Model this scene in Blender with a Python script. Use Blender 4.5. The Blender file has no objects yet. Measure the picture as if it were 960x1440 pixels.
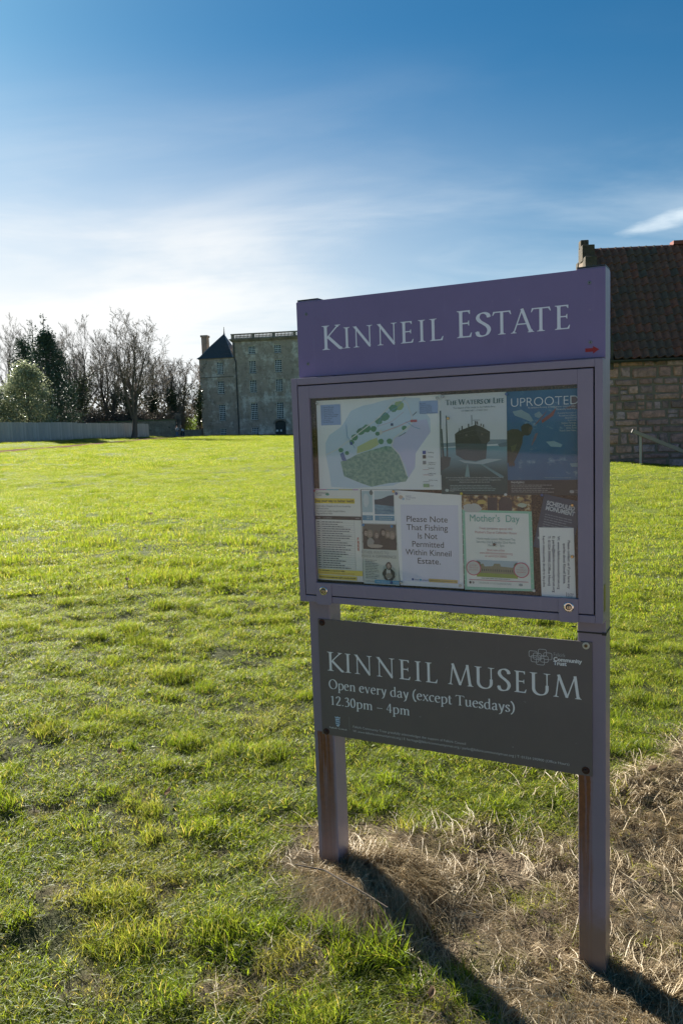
import bpy, math, random
import numpy as np
from mathutils import Vector, Matrix, Euler
random.seed(7)
SC = bpy.context.scene
COL = SC.collection
R = math.radians

# ------------------------------------------------------------------ camera
EYE = 1.5329
cam = bpy.data.cameras.new('camera'); cam_o = bpy.data.objects.new('camera', cam); COL.objects.link(cam_o)
cam.sensor_fit = 'HORIZONTAL'; cam.sensor_width = 36.0; cam.lens = 1127.26 / 960 * 36
cam.clip_start = 0.05; cam.clip_end = 20000
PITCH, ROLL = -0.1070, -0.0357
cp, sp, cr, sr = math.cos(PITCH), math.sin(PITCH), math.cos(ROLL), math.sin(ROLL)
F = Vector((0, cp, sp)); R0 = Vector((1, 0, 0)); U0 = Vector((0, -sp, cp))
RT = cr * R0 + sr * U0; UP = -sr * R0 + cr * U0
m = Matrix((RT, UP, -F)).transposed().to_4x4(); m.translation = (0, 0, EYE)
cam_o.matrix_world = m
SC.camera = cam_o

# ------------------------------------------------------------------ light, sky
SUN_EL, SUN_AZ = R(29), R(125)          # azimuth counter-clockwise from +X
SUN_DIR = Vector((math.cos(SUN_EL) * math.cos(SUN_AZ), math.cos(SUN_EL) * math.sin(SUN_AZ), math.sin(SUN_EL)))
sun = bpy.data.lights.new('sun', 'SUN'); sun.energy = 3.85; sun.angle = R(0.5); sun.color = (1.0, 0.945, 0.84)
sun_o = bpy.data.objects.new('sun', sun); COL.objects.link(sun_o)
sun_o.rotation_euler = (-SUN_DIR).to_track_quat('-Z', 'Y').to_euler()
SC.view_settings.view_transform = 'Standard'; SC.view_settings.look = 'None'
SC.view_settings.exposure = 2.0; SC.view_settings.gamma = 1.0; SC.view_settings.use_curve_mapping = False
SC.cycles.max_bounces = 6; SC.cycles.transparent_max_bounces = 12
SC.cycles.sample_clamp_indirect = 6.0


class NT:
    """small wrapper round a node tree"""
    def __init__(s, tree): s.t = tree; s.n = tree.nodes; s.l = tree.links
    def add(s, typ, **kw):
        n = s.n.new(typ)
        for k, v in kw.items():
            if k == 'inp':
                for i, x in v.items():
                    if hasattr(x, 'is_output') or isinstance(x, bpy.types.NodeSocket): s.l.new(x, n.inputs[i])
                    else: n.inputs[i].default_value = x
            else: setattr(n, k, v)
        return n
    def math(s, op, a, b=0.0, c=None, clamp=False):
        inp = {0: a, 1: b}
        if c is not None: inp[2] = c
        return s.add('ShaderNodeMath', operation=op, use_clamp=clamp, inp=inp).outputs[0]
    def mix(s, f, a, b, mode='MIX'):
        n = s.add('ShaderNodeMix', data_type='RGBA', blend_type=mode)
        for i, x in ((0, f), (6, a), (7, b)):
            if isinstance(x, bpy.types.NodeSocket): s.l.new(x, n.inputs[i])
            else: n.inputs[i].default_value = (tuple(x) + (1,))[:4] if hasattr(x, '__len__') else x
        return n.outputs[2]
    def noise(s, vec, scale, detail=4, rough=0.55, dist=0.0, out=0):
        return s.add('ShaderNodeTexNoise', inp={'Vector': vec, 'Scale': scale, 'Detail': detail, 'Roughness': rough, 'Distortion': dist}).outputs[out]
    def ramp(s, f, stops, interp='LINEAR'):
        n = s.add('ShaderNodeValToRGB'); s.l.new(f, n.inputs[0]); cr_ = n.color_ramp; cr_.interpolation = interp
        while len(cr_.elements) < len(stops): cr_.elements.new(0.5)
        for e, (p, c) in zip(cr_.elements, stops):
            e.position = p; e.color = (tuple(c) + (1,))[:4] if hasattr(c, '__len__') else (c, c, c, 1)
        return n.outputs[0]
    def smooth(s, x, a, b):
        n = s.add('ShaderNodeMapRange', interpolation_type='SMOOTHSTEP', inp={0: x, 1: a, 2: b, 3: 0.0, 4: 1.0}); return n.outputs[0]
    def mapping(s, vec, scale=(1, 1, 1), rot=(0, 0, 0), loc=(0, 0, 0)):
        return s.add('ShaderNodeMapping', inp={'Vector': vec, 'Scale': scale, 'Rotation': rot, 'Location': loc}).outputs[0]


world = bpy.data.worlds.new('World'); SC.world = world; world.use_nodes = True
w = NT(world.node_tree); w.n.clear()
sky = w.add('ShaderNodeTexSky', sky_type='NISHITA', sun_disc=False)
sky.sun_elevation = SUN_EL; sky.sun_rotation = math.pi / 2 - SUN_AZ; sky.altitude = 60
sky.air_density = 1.0; sky.dust_density = 0.5; sky.ozone_density = 2.6
dirv = w.add('ShaderNodeTexCoord').outputs['Generated']
sx = w.add('ShaderNodeSeparateXYZ', inp={0: dirv}); Z = sx.outputs[2]
zc = w.math('MAXIMUM', Z, 0.0)
den = w.math('ADD', zc, 0.16)
cx = w.math('DIVIDE', sx.outputs[0], den); cy = w.math('DIVIDE', sx.outputs[1], den)
pv = w.add('ShaderNodeCombineXYZ', inp={0: cx, 1: cy, 2: 0.0}).outputs[0]
pm = w.mapping(pv, (0.7, 1.2, 1), (0, 0, R(-14)), (3.1, 0.4, 0))
wisps = w.noise(pm, 1.0, 7, 0.52, 0.5)
fine = w.noise(w.mapping(pv, (0.9, 2.2, 1), (0, 0, R(-20)), (0.3, 2.2, 0)), 1.6, 8, 0.60, 0.8)
mixn = w.math('ADD', w.math('MULTIPLY', wisps, 0.80), w.math('MULTIPLY', fine, 0.20))
veil = w.smooth(mixn, 0.38, 0.70)
band = w.math('SUBTRACT', 1.0, w.smooth(Z, 0.22, 0.43))            # cirrus lies low over the horizon
sund = w.add('ShaderNodeVectorMath', operation='DOT_PRODUCT', inp={0: dirv, 1: tuple(SUN_DIR)}).outputs['Value']
near_sun = w.smooth(sund, 0.55, 0.98)
low = w.math('SUBTRACT', 1.0, w.smooth(Z, 0.02, 0.41))
cl = w.math('MULTIPLY', w.math('MULTIPLY', veil, band), 0.40)
cl = w.math('ADD', cl, w.math('MULTIPLY', low, w.math('ADD', 0.20, w.math('MULTIPLY', near_sun, 0.95))))
# one small bright cloud low over the cottage
az_ = w.math('ARCTAN2', sx.outputs[0], sx.outputs[1]); u_ = w.math('DIVIDE', w.math('SUBTRACT', az_, 0.425), 0.075)
v_ = w.math('DIVIDE', w.math('SUBTRACT', w.math('SUBTRACT', Z, 0.218), w.math('MULTIPLY', w.math('SUBTRACT', az_, 0.425), 0.18)), 0.0095)
cn_ = w.noise(w.mapping(dirv, (14, 14, 60)), 1.0, 6, 0.6)
rr_ = w.math('ADD', w.math('ADD', w.math('MULTIPLY', u_, u_), w.math('MULTIPLY', v_, v_)), w.math('MULTIPLY', w.math('SUBTRACT', cn_, 0.5), 3.0))
cl = w.math('ADD', cl, w.math('MULTIPLY', w.math('SUBTRACT', 1.0, w.smooth(rr_, -0.2, 1.6)), 0.60))
cl = w.math('MINIMUM', cl, 0.95)
kk_ = w.add('ShaderNodeVectorMath', operation='MULTIPLY_ADD', inp={0: sky.outputs[0], 1: (0.055, 0.035, 0.018), 2: (1.0, 1.0, 1.0)}).outputs[0]
skyc = w.add('ShaderNodeVectorMath', operation='DIVIDE', inp={0: sky.outputs[0], 1: kk_}).outputs[0]
skyc = w.add('ShaderNodeVectorMath', operation='MULTIPLY', inp={0: skyc, 1: (0.64, 0.98, 1.08)}).outputs[0]
skyc = w.add('ShaderNodeHueSaturation', inp={'Saturation': 1.16, 'Value': 0.375, 'Color': skyc}).outputs[0]
cloudc = w.mix(near_sun, (3.4, 3.95, 4.35), (4.75, 4.65, 4.5))
final = w.mix(cl, skyc, cloudc)
bg = w.add('ShaderNodeBackground', inp={'Color': final, 'Strength': 0.058})
w.l.new(bg.outputs[0], w.add('ShaderNodeOutputWorld').inputs[0])

# ------------------------------------------------------------------ helpers
def new_mat(name):
    mt = bpy.data.materials.new(name); mt.use_nodes = True
    t = NT(mt.node_tree); t.n.clear(); out = t.add('ShaderNodeOutputMaterial')
    return mt, t, out
def principled(t, out, color, rough=0.6, metal=0.0, spec=0.5, normal=None):
    inp = {'Base Color': color if isinstance(color, bpy.types.NodeSocket) else (tuple(color) + (1,))[:4], 'Roughness': rough, 'Metallic': metal, 'Specular IOR Level': spec}
    b = t.add('ShaderNodeBsdfPrincipled', inp=inp)
    if normal is not None: t.l.new(normal, b.inputs['Normal'])
    if out is not None: t.l.new(b.outputs[0], out.inputs[0])
    return b
_flat = {}
def flat(color, rough=0.55, metal=0.0, name='plain_colour'):
    k = (tuple(round(c, 3) for c in color), rough, metal)
    if k not in _flat:
        mt, t, out = new_mat(name)
        co = t.add('ShaderNodeTexCoord').outputs['Object']
        n = t.noise(co, 9.0, 4)
        c = t.mix(t.math('MULTIPLY', n, 0.25), color, tuple(x * 0.75 for x in color))
        principled(t, out, c, rough, metal); _flat[k] = mt
    return _flat[k]

def link_mesh(name, me, mat=None, parent=None, smooth=False):
    o = bpy.data.objects.new(name, me); COL.objects.link(o)
    if mat is not None:
        for mm in (mat if isinstance(mat, (list, tuple)) else [mat]): me.materials.append(mm)
    if parent is not None: o.parent = parent
    if smooth: me.shade_smooth()
    return o
def np_mesh(name, V, Fc, k=4, midx=None):
    """fast mesh from arrays; Fc (n,k)"""
    V = np.asarray(V, np.float32); Fc = np.asarray(Fc, np.int32)
    me = bpy.data.meshes.new(name); me.vertices.add(len(V)); me.vertices.foreach_set('co', V.ravel())
    n = len(Fc); me.loops.add(n * k); me.loops.foreach_set('vertex_index', Fc.ravel())
    me.polygons.add(n); me.polygons.foreach_set('loop_start', np.arange(0, n * k, k, dtype=np.int32))
    if midx is not None: me.polygons.foreach_set('material_index', np.asarray(midx, np.int32))
    me.update(calc_edges=True); me.validate()
    return me
class MB:
    """collects boxes, bars and polygons into ONE mesh"""
    def __init__(s): s.v = []; s.f = []; s.m = []
    def add(s, vs, fs, mi=0):
        b = len(s.v); s.v += [tuple(x) for x in vs]; s.f += [tuple(b + i for i in f) for f in fs]; s.m += [mi] * len(fs); return s
    def box(s, x0, y0, z0, x1, y1, z1, mi=0):
        vs = [(x0, y0, z0), (x1, y0, z0), (x1, y1, z0), (x0, y1, z0), (x0, y0, z1), (x1, y0, z1), (x1, y1, z1), (x0, y1, z1)]
        return s.add(vs, [(0, 3, 2, 1), (4, 5, 6, 7), (0, 1, 5, 4), (1, 2, 6, 5), (2, 3, 7, 6), (3, 0, 4, 7)], mi)
    def poly(s, pts, mi=0): return s.add(pts, [tuple(range(len(pts)))], mi)
    def prism(s, pts, a, b, axis='y', mi=0):
        """closed outline in two dimensions swept from a to b along the third axis"""
        def P(p, q):
            return {'y': (p[0], q, p[1]), 'x': (q, p[0], p[1]), 'z': (p[0], p[1], q)}[axis]
        n = len(pts); vs = [P(p, a) for p in pts] + [P(p, b) for p in pts]
        fs = [tuple(range(n - 1, -1, -1)), tuple(range(n, 2 * n))] + [(i, (i + 1) % n, n + (i + 1) % n, n + i) for i in range(n)]
        return s.add(vs, fs, mi)
    def tube(s, pts, radii, n=6, mi=0, caps=True):
        pts = [Vector(p) for p in pts]
        if not hasattr(radii, '__len__'): radii = [radii] * len(pts)
        vs = []
        for i, p in enumerate(pts):
            d = (pts[min(i + 1, len(pts) - 1)] - pts[max(i - 1, 0)]).normalized()
            a = d.cross(Vector((0, 0, 1))); 
            if a.length < 0.05: a = d.cross(Vector((1, 0, 0)))
            a.normalize(); b = d.cross(a)
            for j in range(n):
                t = 2 * math.pi * j / n; vs.append(p + radii[i] * (math.cos(t) * a + math.sin(t) * b))
        fs = [(i * n + j, (i + 1) * n + j, (i + 1) * n + (j + 1) % n, i * n + (j + 1) % n) for i in range(len(pts) - 1) for j in range(n)]
        if caps: fs += [tuple(range(n - 1, -1, -1))[::-1], tuple(range((len(pts) - 1) * n, len(pts) * n))[::-1]]
        return s.add(vs, fs, mi)
    def disc(s, c, r, axis='y', n=20, mi=0, r2=None, h=0.002):
        """low round boss along -y (towards the viewer of a sign) or z"""
        r2 = r2 if r2 is not None else r * 0.8
        vs = []
        for rr, hh in ((r, 0), (r, h * 0.5), (r2, h)):
            for j in range(n):
                t = 2 * math.pi * j / n
                vs.append((c[0] + rr * math.cos(t), c[1] - hh, c[2] + rr * math.sin(t)) if axis == 'y' else (c[0] + rr * math.cos(t), c[1] + rr * math.sin(t), c[2] + hh))
        fs = [(k * n + j, k * n + (j + 1) % n, (k + 1) * n + (j + 1) % n, (k + 1) * n + j) for k in range(2) for j in range(n)]
        fs.append(tuple(range(2 * n, 3 * n)))
        return s.add(vs, fs, mi)
    def build(s, name, mat, parent=None, bevel=0.0, smooth=False):
        me = bpy.data.meshes.new(name); me.from_pydata(s.v, [], s.f); me.update()
        for i, x in enumerate(s.m):
            if x: me.polygons[i].material_index = x
        o = link_mesh(name, me, mat, parent, smooth)
        if bevel:
            b = o.modifiers.new('bevel', 'BEVEL'); b.width = bevel; b.segments = 2; b.limit_method = 'ANGLE'; b.angle_limit = R(40)
        return o
def tag(o, label=None, cat=None, group=None, kind=None):
    if label: o['label'] = label
    if cat: o['category'] = cat
    if group: o['group'] = group
    if kind: o['kind'] = kind
    return o
def thing(name, label, cat, loc=(0, 0, 0), rotz=0.0, group=None):
    o = bpy.data.objects.new(name, None); COL.objects.link(o); o.empty_display_size = 0.1
    o.location = loc; o.rotation_euler = (0, 0, rotz); tag(o, label, cat, group); return o

# ------------------------------------------------------------------ terrain
def S(a, b, x):
    t = np.clip((np.asarray(x, float) - a) / (b - a), 0, 1); return t * t * (3 - 2 * t)
_wr = np.random.RandomState(3)
def waves(x, y, lam, seed, n=9):
    r = np.random.RandomState(seed); out = 0
    for i in range(n):
        a = r.uniform(0, 2 * math.pi); k = 2 * math.pi / (lam * r.uniform(0.7, 1.5)); p = r.uniform(0, 6.28)
        out = out + np.sin(k * (np.cos(a) * x + np.sin(a) * y) + p + 1.3 * np.sin(k * 0.37 * (x - y) + p))
    return out / math.sqrt(n)
BARE = [(1.66, 3.84), (1.31, 3.47), (1.14, 3.33), (0.83, 2.94), (0.65, 2.88), (0.51, 2.98), (0.29, 2.96), (0.07, 2.98), (-0.18, 2.89), (-0.27, 2.75), (-0.22, 2.60),
        (-0.12, 2.55), (0.04, 2.41), (0.15, 2.29), (0.28, 2.14), (0.38, 2.02), (0.46, 1.88), (0.7, 1.5), (1.4, 1.6), (2.6, 2.8), (2.4, 3.9)]
def poly_sd(x, y, P):
    """signed distance to a polygon, positive inside"""
    x = np.asarray(x, float); y = np.asarray(y, float); d = np.full(x.shape, 1e9); ins = np.zeros(x.shape, bool)
    for (ax, ay), (bx, by) in zip(P, P[1:] + P[:1]):
        ex, ey = bx - ax, by - ay; t = np.clip(((x - ax) * ex + (y - ay) * ey) / (ex * ex + ey * ey), 0, 1)
        d = np.minimum(d, np.hypot(x - ax - t * ex, y - ay - t * ey))
        c = ((ay > y) != (by > y)) & (x < (bx - ax) * (y - ay) / ((by - ay) if by != ay else 1e-9) + ax); ins ^= c
    return np.where(ins, d, -d)
def bare(x, y):
    x = np.asarray(x, float); y = np.asarray(y, float)
    b = S(-0.10, 0.09, poly_sd(x, y, BARE) + 0.045 * waves(x, y, 0.22, 5))
    for (px, py, r) in ((-0.20, 2.20, 0.10), (0.20, 2.06, 0.08), (-0.62, 2.5, 0.07), (-0.40, 2.12, 0.08), (-0.75, 2.10, 0.07), (-1.15, 2.9, 0.05), (-0.95, 2.45, 0.06), (-0.55, 2.28, 0.05), (-0.82, 3.05, 0.04), (-0.3, 2.05, 0.05), (-0.48, 2.72, 0.04)):
        b = np.maximum(b, 0.75 * S(r * 1.5, r * 0.4, np.hypot(x - px, y - py) + 0.03 * waves(x, y, 0.12, 8)))
    return b
def height(x, y):
    x = np.asarray(x, float); y = np.asarray(y, float)
    dx, dy = x + 0.12, y - 2.69; r = np.hypot(dx, dy)
    near = 0.42 * np.tanh(0.10 * dy / 0.42) - 0.45 * np.tanh(0.10 * dx / 0.45)
    far = 0.38 + 0.35 * S(-4, -20, x) + 0.33 * S(-22.3, -26.0, x) * S(116, 107, y) * S(20, 45, y) - 0.115 * np.clip(x - 7, 0, 4) * S(8, 16, y) * S(60, 30, y)
    k = S(1.5, 17, r)
    z = near * (1 - k) + far * k
    q = S(0.3, 3.0, r)
    z = z + (0.006 + 0.004 * q) * waves(x, y, 0.42, 11) * S(90, 30, r) + 0.008 * q * waves(x, y, 1.3, 12) + 0.03 * S(4, 20, r) * waves(x, y, 6.0, 13) * S(70, 30, r)
    z = z + 0.022 * np.exp(-((x - 0.06) ** 2 + (y - 2.56) ** 2) / (2 * 0.10 ** 2)) - 0.022 * np.exp(-((x - 0.72) ** 2 + (y - 2.24) ** 2) / (2 * 0.12 ** 2)) - 0.02 * np.exp(-((x + 0.08) ** 2 + (y - 2.67) ** 2) / (2 * 0.07 ** 2))
    z = z + bare(x, y) * 0.006 * waves(x, y, 0.09, 17)
    return z
rs = [0.3]
while rs[-1] < 3500:
    q = rs[-1]; rs.append(q + (0.12 if q < 1.3 else 0.028 if q < 4 else 0.028 + (q - 4) * 0.022))
ths = np.concatenate([np.arange(-46, 46, 0.4), np.arange(46, 314, 5.0)])
RR, TT = np.meshgrid(np.array(rs), np.radians(ths + 90), indexing='ij')
GX, GY = RR * np.cos(TT), RR * np.sin(TT)
GZ = height(GX, GY) - 8.0 * S(240, 520, RR)
nr, nt = RR.shape
idx = np.arange(nr * nt).reshape(nr, nt); nx = np.roll(idx, -1, axis=1)
quads = np.stack([idx[:-1], idx[1:], nx[1:], nx[:-1]], -1).reshape(-1, 4)
Vg = np.stack([GX, GY, GZ], -1).reshape(-1, 3)
Vg = np.vstack([Vg, [[0, 0, float(height(0.0, 0.0))]]])
tri = np.stack([np.full(nt, nr * nt), idx[0], nx[0], nx[0]], -1)
me = bpy.data.meshes.new('ground')
faces = quads.tolist() + [t[:3] for t in tri.tolist()]
me.from_pydata(Vg.tolist(), [], faces); me.update(); me.shade_smooth()
at_ = me.attributes.new('bare', 'FLOAT', 'POINT')
bz = np.append(bare(GX, GY).ravel() * (np.hypot(GX, GY).ravel() < 8), 0).astype(np.float32)
at_.data.foreach_set('value', bz)
mt, t, out = new_mat('turf_and_soil')
co = t.add('ShaderNodeTexCoord').outputs['Object']
bareA = t.add('ShaderNodeAttribute', attribute_name='bare').outputs['Fac']
g1 = t.noise(co, 0.9, 6, 0.65); g2 = t.noise(co, 14.0, 5, 0.7); g3 = t.noise(t.mapping(co, (1, 0.35, 1)), 3.0, 5, 0.7)
turf = t.mix(t.ramp(g1, [(0.35, 0.0), (0.65, 1.0)]), (0.090, 0.122, 0.013), (0.135, 0.165, 0.018))
turf = t.mix(t.ramp(g3, [(0.42, 0.0), (0.62, 0.55)]), turf, (0.050, 0.085, 0.014))
# close to: the soil and thatch seen between the blades
dist = t.add('ShaderNodeVectorMath', operation='LENGTH', inp={0: co}).outputs['Value']
thatch = t.mix(t.ramp(g2, [(0.4, 0.0), (0.62, 1.0)]), (0.035, 0.045, 0.012), (0.095, 0.092, 0.036))
turf = t.mix(t.smooth(dist, 3.0, 11.0), thatch, turf)
soil = t.mix(t.ramp(t.noise(co, 22.0, 6, 0.7), [(0.35, 0.0), (0.7, 1.0)]), (0.10, 0.070, 0.045), (0.26, 0.20, 0.13))
soil = t.mix(t.ramp(t.noise(co, 7.0, 5, 0.6), [(0.5, 0.0), (0.66, 0.7)]), soil, (0.09, 0.085, 0.025))
colr = t.mix(bareA, turf, soil)
bump = t.add('ShaderNodeBump', inp={'Strength': 0.9, 'Distance': 0.03, 'Height': t.math('ADD', t.noise(co, 30.0, 6, 0.7), t.math('MULTIPLY', g2, 1.0))}).outputs[0]
principled(t, out, colr, 0.9, 0, 0.15, bump)
M_GROUND = mt
ground = link_mesh('ground', me, mt); tag(ground, 'grassy field rolling gently up towards the old house, bare and strawy round the sign posts', kind='structure')

# gravel assumed from pink reflections, added behind the viewer to warm the bounced light
xs_, ys_ = np.meshgrid(np.linspace(-16, 16, 65), np.linspace(-13, -0.9, 25)); ii = np.arange(xs_.size).reshape(xs_.shape)
mt, t, out = new_mat('warm_bounce_gravel'); co = t.add('ShaderNodeTexCoord').outputs['Object']; principled(t, out, t.mix(t.noise(co, 9.0, 6, 0.7), (0.24, 0.175, 0.15), (0.48, 0.38, 0.33)), 0.9, 0, 0.2)
fc_ = link_mesh('bounce_gravel', np_mesh('bounce_gravel', np.stack([xs_, ys_, height(xs_, ys_) + 0.05], -1).reshape(-1, 3), np.stack([ii[:-1, :-1], ii[:-1, 1:], ii[1:, 1:], ii[1:, :-1]], -1).reshape(-1, 4)), mt); tag(fc_, 'unseen pinkish gravel added behind the viewer to warm the bounced light', kind='structure')
# gravel path: a strip draped on the field
PATH = [(-20.6, 20), (-20.2, 34), (-19.8, 46), (-20.2, 60), (-21.2, 75), (-22.0, 90), (-22.6, 104), (-22.4, 114), (-21.4, 121), (-18.5, 126.2), (-14, 127.6), (-6, 127.0), (4, 125.6)]
pts = []
for i in range(len(PATH) - 1):
    p0, p1, p2, p3 = [np.array(PATH[min(max(i + k, 0), len(PATH) - 1)], float) for k in (-1, 0, 1, 2)]
    for q in np.linspace(0, 1, 14, endpoint=False):
        pts.append(0.5 * ((2 * p1) + (-p0 + p2) * q + (2 * p0 - 5 * p1 + 4 * p2 - p3) * q * q + (-p0 + 3 * p1 - 3 * p2 + p3) * q ** 3))
pts = np.array(pts); tg = np.gradient(pts, axis=0); tg /= np.linalg.norm(tg, axis=1)[:, None]; nn = np.stack([-tg[:, 1], tg[:, 0]], 1)
PV, PF = [], []
wd = 1.25 + 0.12 * waves(pts[:, 0], pts[:, 1], 4.0, 21)
for k, u in enumerate(np.linspace(-1, 1, 7)):
    q = pts + nn * (u * wd)[:, None]; PV.append(np.stack([q[:, 0], q[:, 1], height(q[:, 0], q[:, 1]) + 0.055 - 0.03 * abs(u) ** 3], 1))
PV = np.stack(PV, 1); n0, n1 = PV.shape[:2]; ii = np.arange(n0 * n1).reshape(n0, n1)
PF = np.stack([ii[:-1, :-1], ii[:-1, 1:], ii[1:, 1:], ii[1:, :-1]], -1).reshape(-1, 4)
mt, t, out = new_mat('path_gravel'); co = t.add('ShaderNodeTexCoord').outputs['Object']
principled(t, out, t.mix(t.noise(co, 5.0, 6, 0.7), (0.11, 0.066, 0.057), (0.21, 0.135, 0.118)), 1.0, 0, 0.0)
path = link_mesh('path', np_mesh('path', PV.reshape(-1, 3), PF), mt); tag(path, 'reddish gravel path curving along the fence to the house', kind='structure')
PATH_PTS = pts

# ------------------------------------------------------------------ the sign
SX, SY, YAW = -0.1224, 2.6888, -0.4697
CY_, SY_ = math.cos(YAW), math.sin(YAW)
def sign_pt(u, v, wd): return (SX + u * CY_ + wd * SY_, SY + u * SY_ - wd * CY_, v)
W = 0.9732; PW = 0.079; PD = 0.081; DC = 0.0537

def paint(name, base, rough=0.38, streak=False, spec=0.5):
    mt, t, out = new_mat(name); co = t.add('ShaderNodeTexCoord').outputs['Object']
    n = t.noise(co, 6.0, 5, 0.6); fine_ = t.noise(co, 420.0, 2, 0.5)
    c = t.mix(t.ramp(n, [(0.35, 0.0), (0.7, 0.45)]), base, tuple(x * 0.80 for x in base))
    c = t.mix(t.ramp(t.noise(t.mapping(co, (3, 3, 0.35)), 14.0, 6, 0.7), [(0.60, 0.0), (0.78, 0.30)]), c, tuple(min(1, x * 1.25 + 0.03) for x in base))
    r = t.math('ADD', rough - 0.06, t.math('MULTIPLY', n, 0.16))
    b = t.add('ShaderNodeBump', inp={'Strength': 0.05, 'Distance': 0.001, 'Height': fine_}).outputs[0]
    if streak:
        se = t.add('ShaderNodeSeparateXYZ', inp={0: co}); x, y, z = se.outputs
        lo, hi = streak
        wob_ = t.math('MULTIPLY', t.math('SUBTRACT', t.noise(t.mapping(co, (0, 0, 1)), 7.0, 4, 0.7), 0.5), 0.018)
        xs = t.math('ADD', x, wob_)
        lines = t.noise(t.add('ShaderNodeCombineXYZ', inp={0: t.math('MULTIPLY', xs, 115.0), 1: 0.0, 2: t.math('MULTIPLY', z, 2.0)}).outputs[0], 1.0, 3, 0.6)
        lines = t.smooth(lines, 0.44, 0.56)
        broad = t.math('MULTIPLY', t.smooth(t.noise(t.mapping(co, (34, 1, 2)), 1.0, 4, 0.6), 0.30, 0.62), 0.85)
        inx = t.math('MULTIPLY', t.smooth(xs, lo - 0.003, lo + 0.004), t.math('SUBTRACT', 1.0, t.smooth(xs, hi - 0.006, hi + 0.004)))
        inz = t.math('MULTIPLY', t.math('SUBTRACT', 1.0, t.smooth(z, 0.482, 0.488)), t.math('ADD', 0.42, t.math('MULTIPLY', t.smooth(z, -0.05, 0.42), 0.55)))
        front = t.math('LESS_THAN', y, -0.0002 + 0.0)
        m_ = t.math('MULTIPLY', t.math('MULTIPLY', inx, inz), t.math('ADD', lines, broad, clamp=True), clamp=True)
        m_ = t.math('MULTIPLY', m_, t.math('LESS_THAN', y, 0.001))
        rust = t.mix(t.noise(co, 60.0, 4), (0.075, 0.026, 0.009), (0.28, 0.095, 0.022))
        c = t.mix(m_, c, rust); r = t.math('ADD', r, t.math('MULTIPLY', m_, 0.3))
    zz_ = t.add('ShaderNodeSeparateXYZ', inp={0: co}).outputs[2]
    if streak:
        md_ = t.math('MULTIPLY', t.math('SUBTRACT', 1.0, t.smooth(t.math('ADD', zz_, t.math('MULTIPLY', t.noise(co, 30.0, 5, 0.7), -0.12)), -0.09, 0.03)), 0.75)
        c = t.mix(md_, c, (0.16, 0.11, 0.07))
    chip = t.smooth(t.noise(co, 55.0, 3, 0.6), 0.735, 0.765)
    c = t.mix(t.math('MULTIPLY', chip, 0.5), c, (0.30, 0.27, 0.30))
    principled(t, out, c, r, 0.0, spec, b); return mt
PURPLE = (0.135, 0.105, 0.255)
M_HEAD = paint('header_purple_enamel', (0.175, 0.140, 0.300), 0.33)
M_CASE = paint('case_purple_enamel', (0.245, 0.212, 0.295), 0.38)
M_PANEL = paint('museum_panel_charcoal', (0.135, 0.116, 0.116), 0.42)
M_POSTL = paint('left_post_enamel', (0.235, 0.20, 0.265), 0.32, (0.014, 0.072))
M_POSTR = paint('right_post_enamel', (0.235, 0.20, 0.265), 0.32, (-0.079 + 0.0005, -0.079 + 0.041))
M_BLACK = flat((0.012, 0.012, 0.014), 0.5)
M_CAP = flat((0.020, 0.032, 0.030), 0.3)
M_LET = flat((0.74, 0.80, 0.90), 0.45, name='pale_vinyl')
M_LET2 = flat((0.80, 0.81, 0.82), 0.45, name='pale_vinyl')
M_STEEL = flat((0.42, 0.40, 0.36), 0.32, 1.0, name='dull_steel')
M_CHROME = flat((0.75, 0.72, 0.66), 0.16, 1.0, name='chrome')
M_RUST = flat((0.060, 0.022, 0.012), 0.85, name='rusty_iron')
M_RED = flat((0.30, 0.008, 0.012), 0.5)

sign = thing('notice_board', 'purple double posted estate sign with glazed notice case and dark museum opening times panel', 'sign', (SX, SY, 0), YAW)
# local axes of the sign: x along it, -y towards the viewer, z up
def post(x0, zlow, mat, name='post'):
    o = MB().box(x0, 0, zlow, x0 + PW, PD, 1.944).build(name, mat, sign, bevel=0.003); return o
pl_ = post(0, -0.22, M_POSTL)
pr_ = MB().box(-PW, 0, -0.42, 0, PD, 1.944).build('post', M_POSTR, sign, bevel=0.003); pr_.location = (W, 0, 0)
for x0 in (0, W - PW):
    MB().box(x0 + 0.001, 0.001, 1.9442, x0 + PW - 0.001, PD - 0.001, 1.9478).build('post_cap', M_CAP, sign, bevel=0.0012)
head = MB().box(0, -0.0042, 1.6965, W, -0.0002, 1.9395).build('header_panel', M_HEAD, sign, bevel=0.0012)
b = MB()   # folded return along the header's right end
for sx_, sz_ in ((0.0363, 1.8997), (0.9311, 1.9019), (0.0364, 1.7393), (0.9332, 1.7397)):
    s_ = MB(); s_.disc((sx_, -0.0043, sz_), 0.0052, r2=0.0042, h=0.0016, n=18); s_.disc((sx_, -0.0058, sz_), 0.0020, r2=0.0016, h=0.0006, n=8, mi=1)
    s_.build('screw', [flat((0.20, 0.21, 0.22), 0.35, 1.0), M_BLACK], head)
MB().box(0, PD + 0.0002, 1.6965, W, PD + 0.0042, 1.9395).build('rear_header_panel', M_HEAD, sign, bevel=0.0012)
# arrow sticker
ax, az, yy = 0.9193, 1.7190, -0.0050
arrow = MB().poly([(ax, yy, az + 0.0045), (ax, yy, az - 0.0055), (ax + 0.021, yy, az - 0.0055), (ax + 0.021, yy, az - 0.0110), (ax + 0.0375, yy, az), (ax + 0.021, yy, az + 0.0098), (ax + 0.021, yy, az + 0.0045)])
arrow.build('arrow', M_RED, head)

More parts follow.
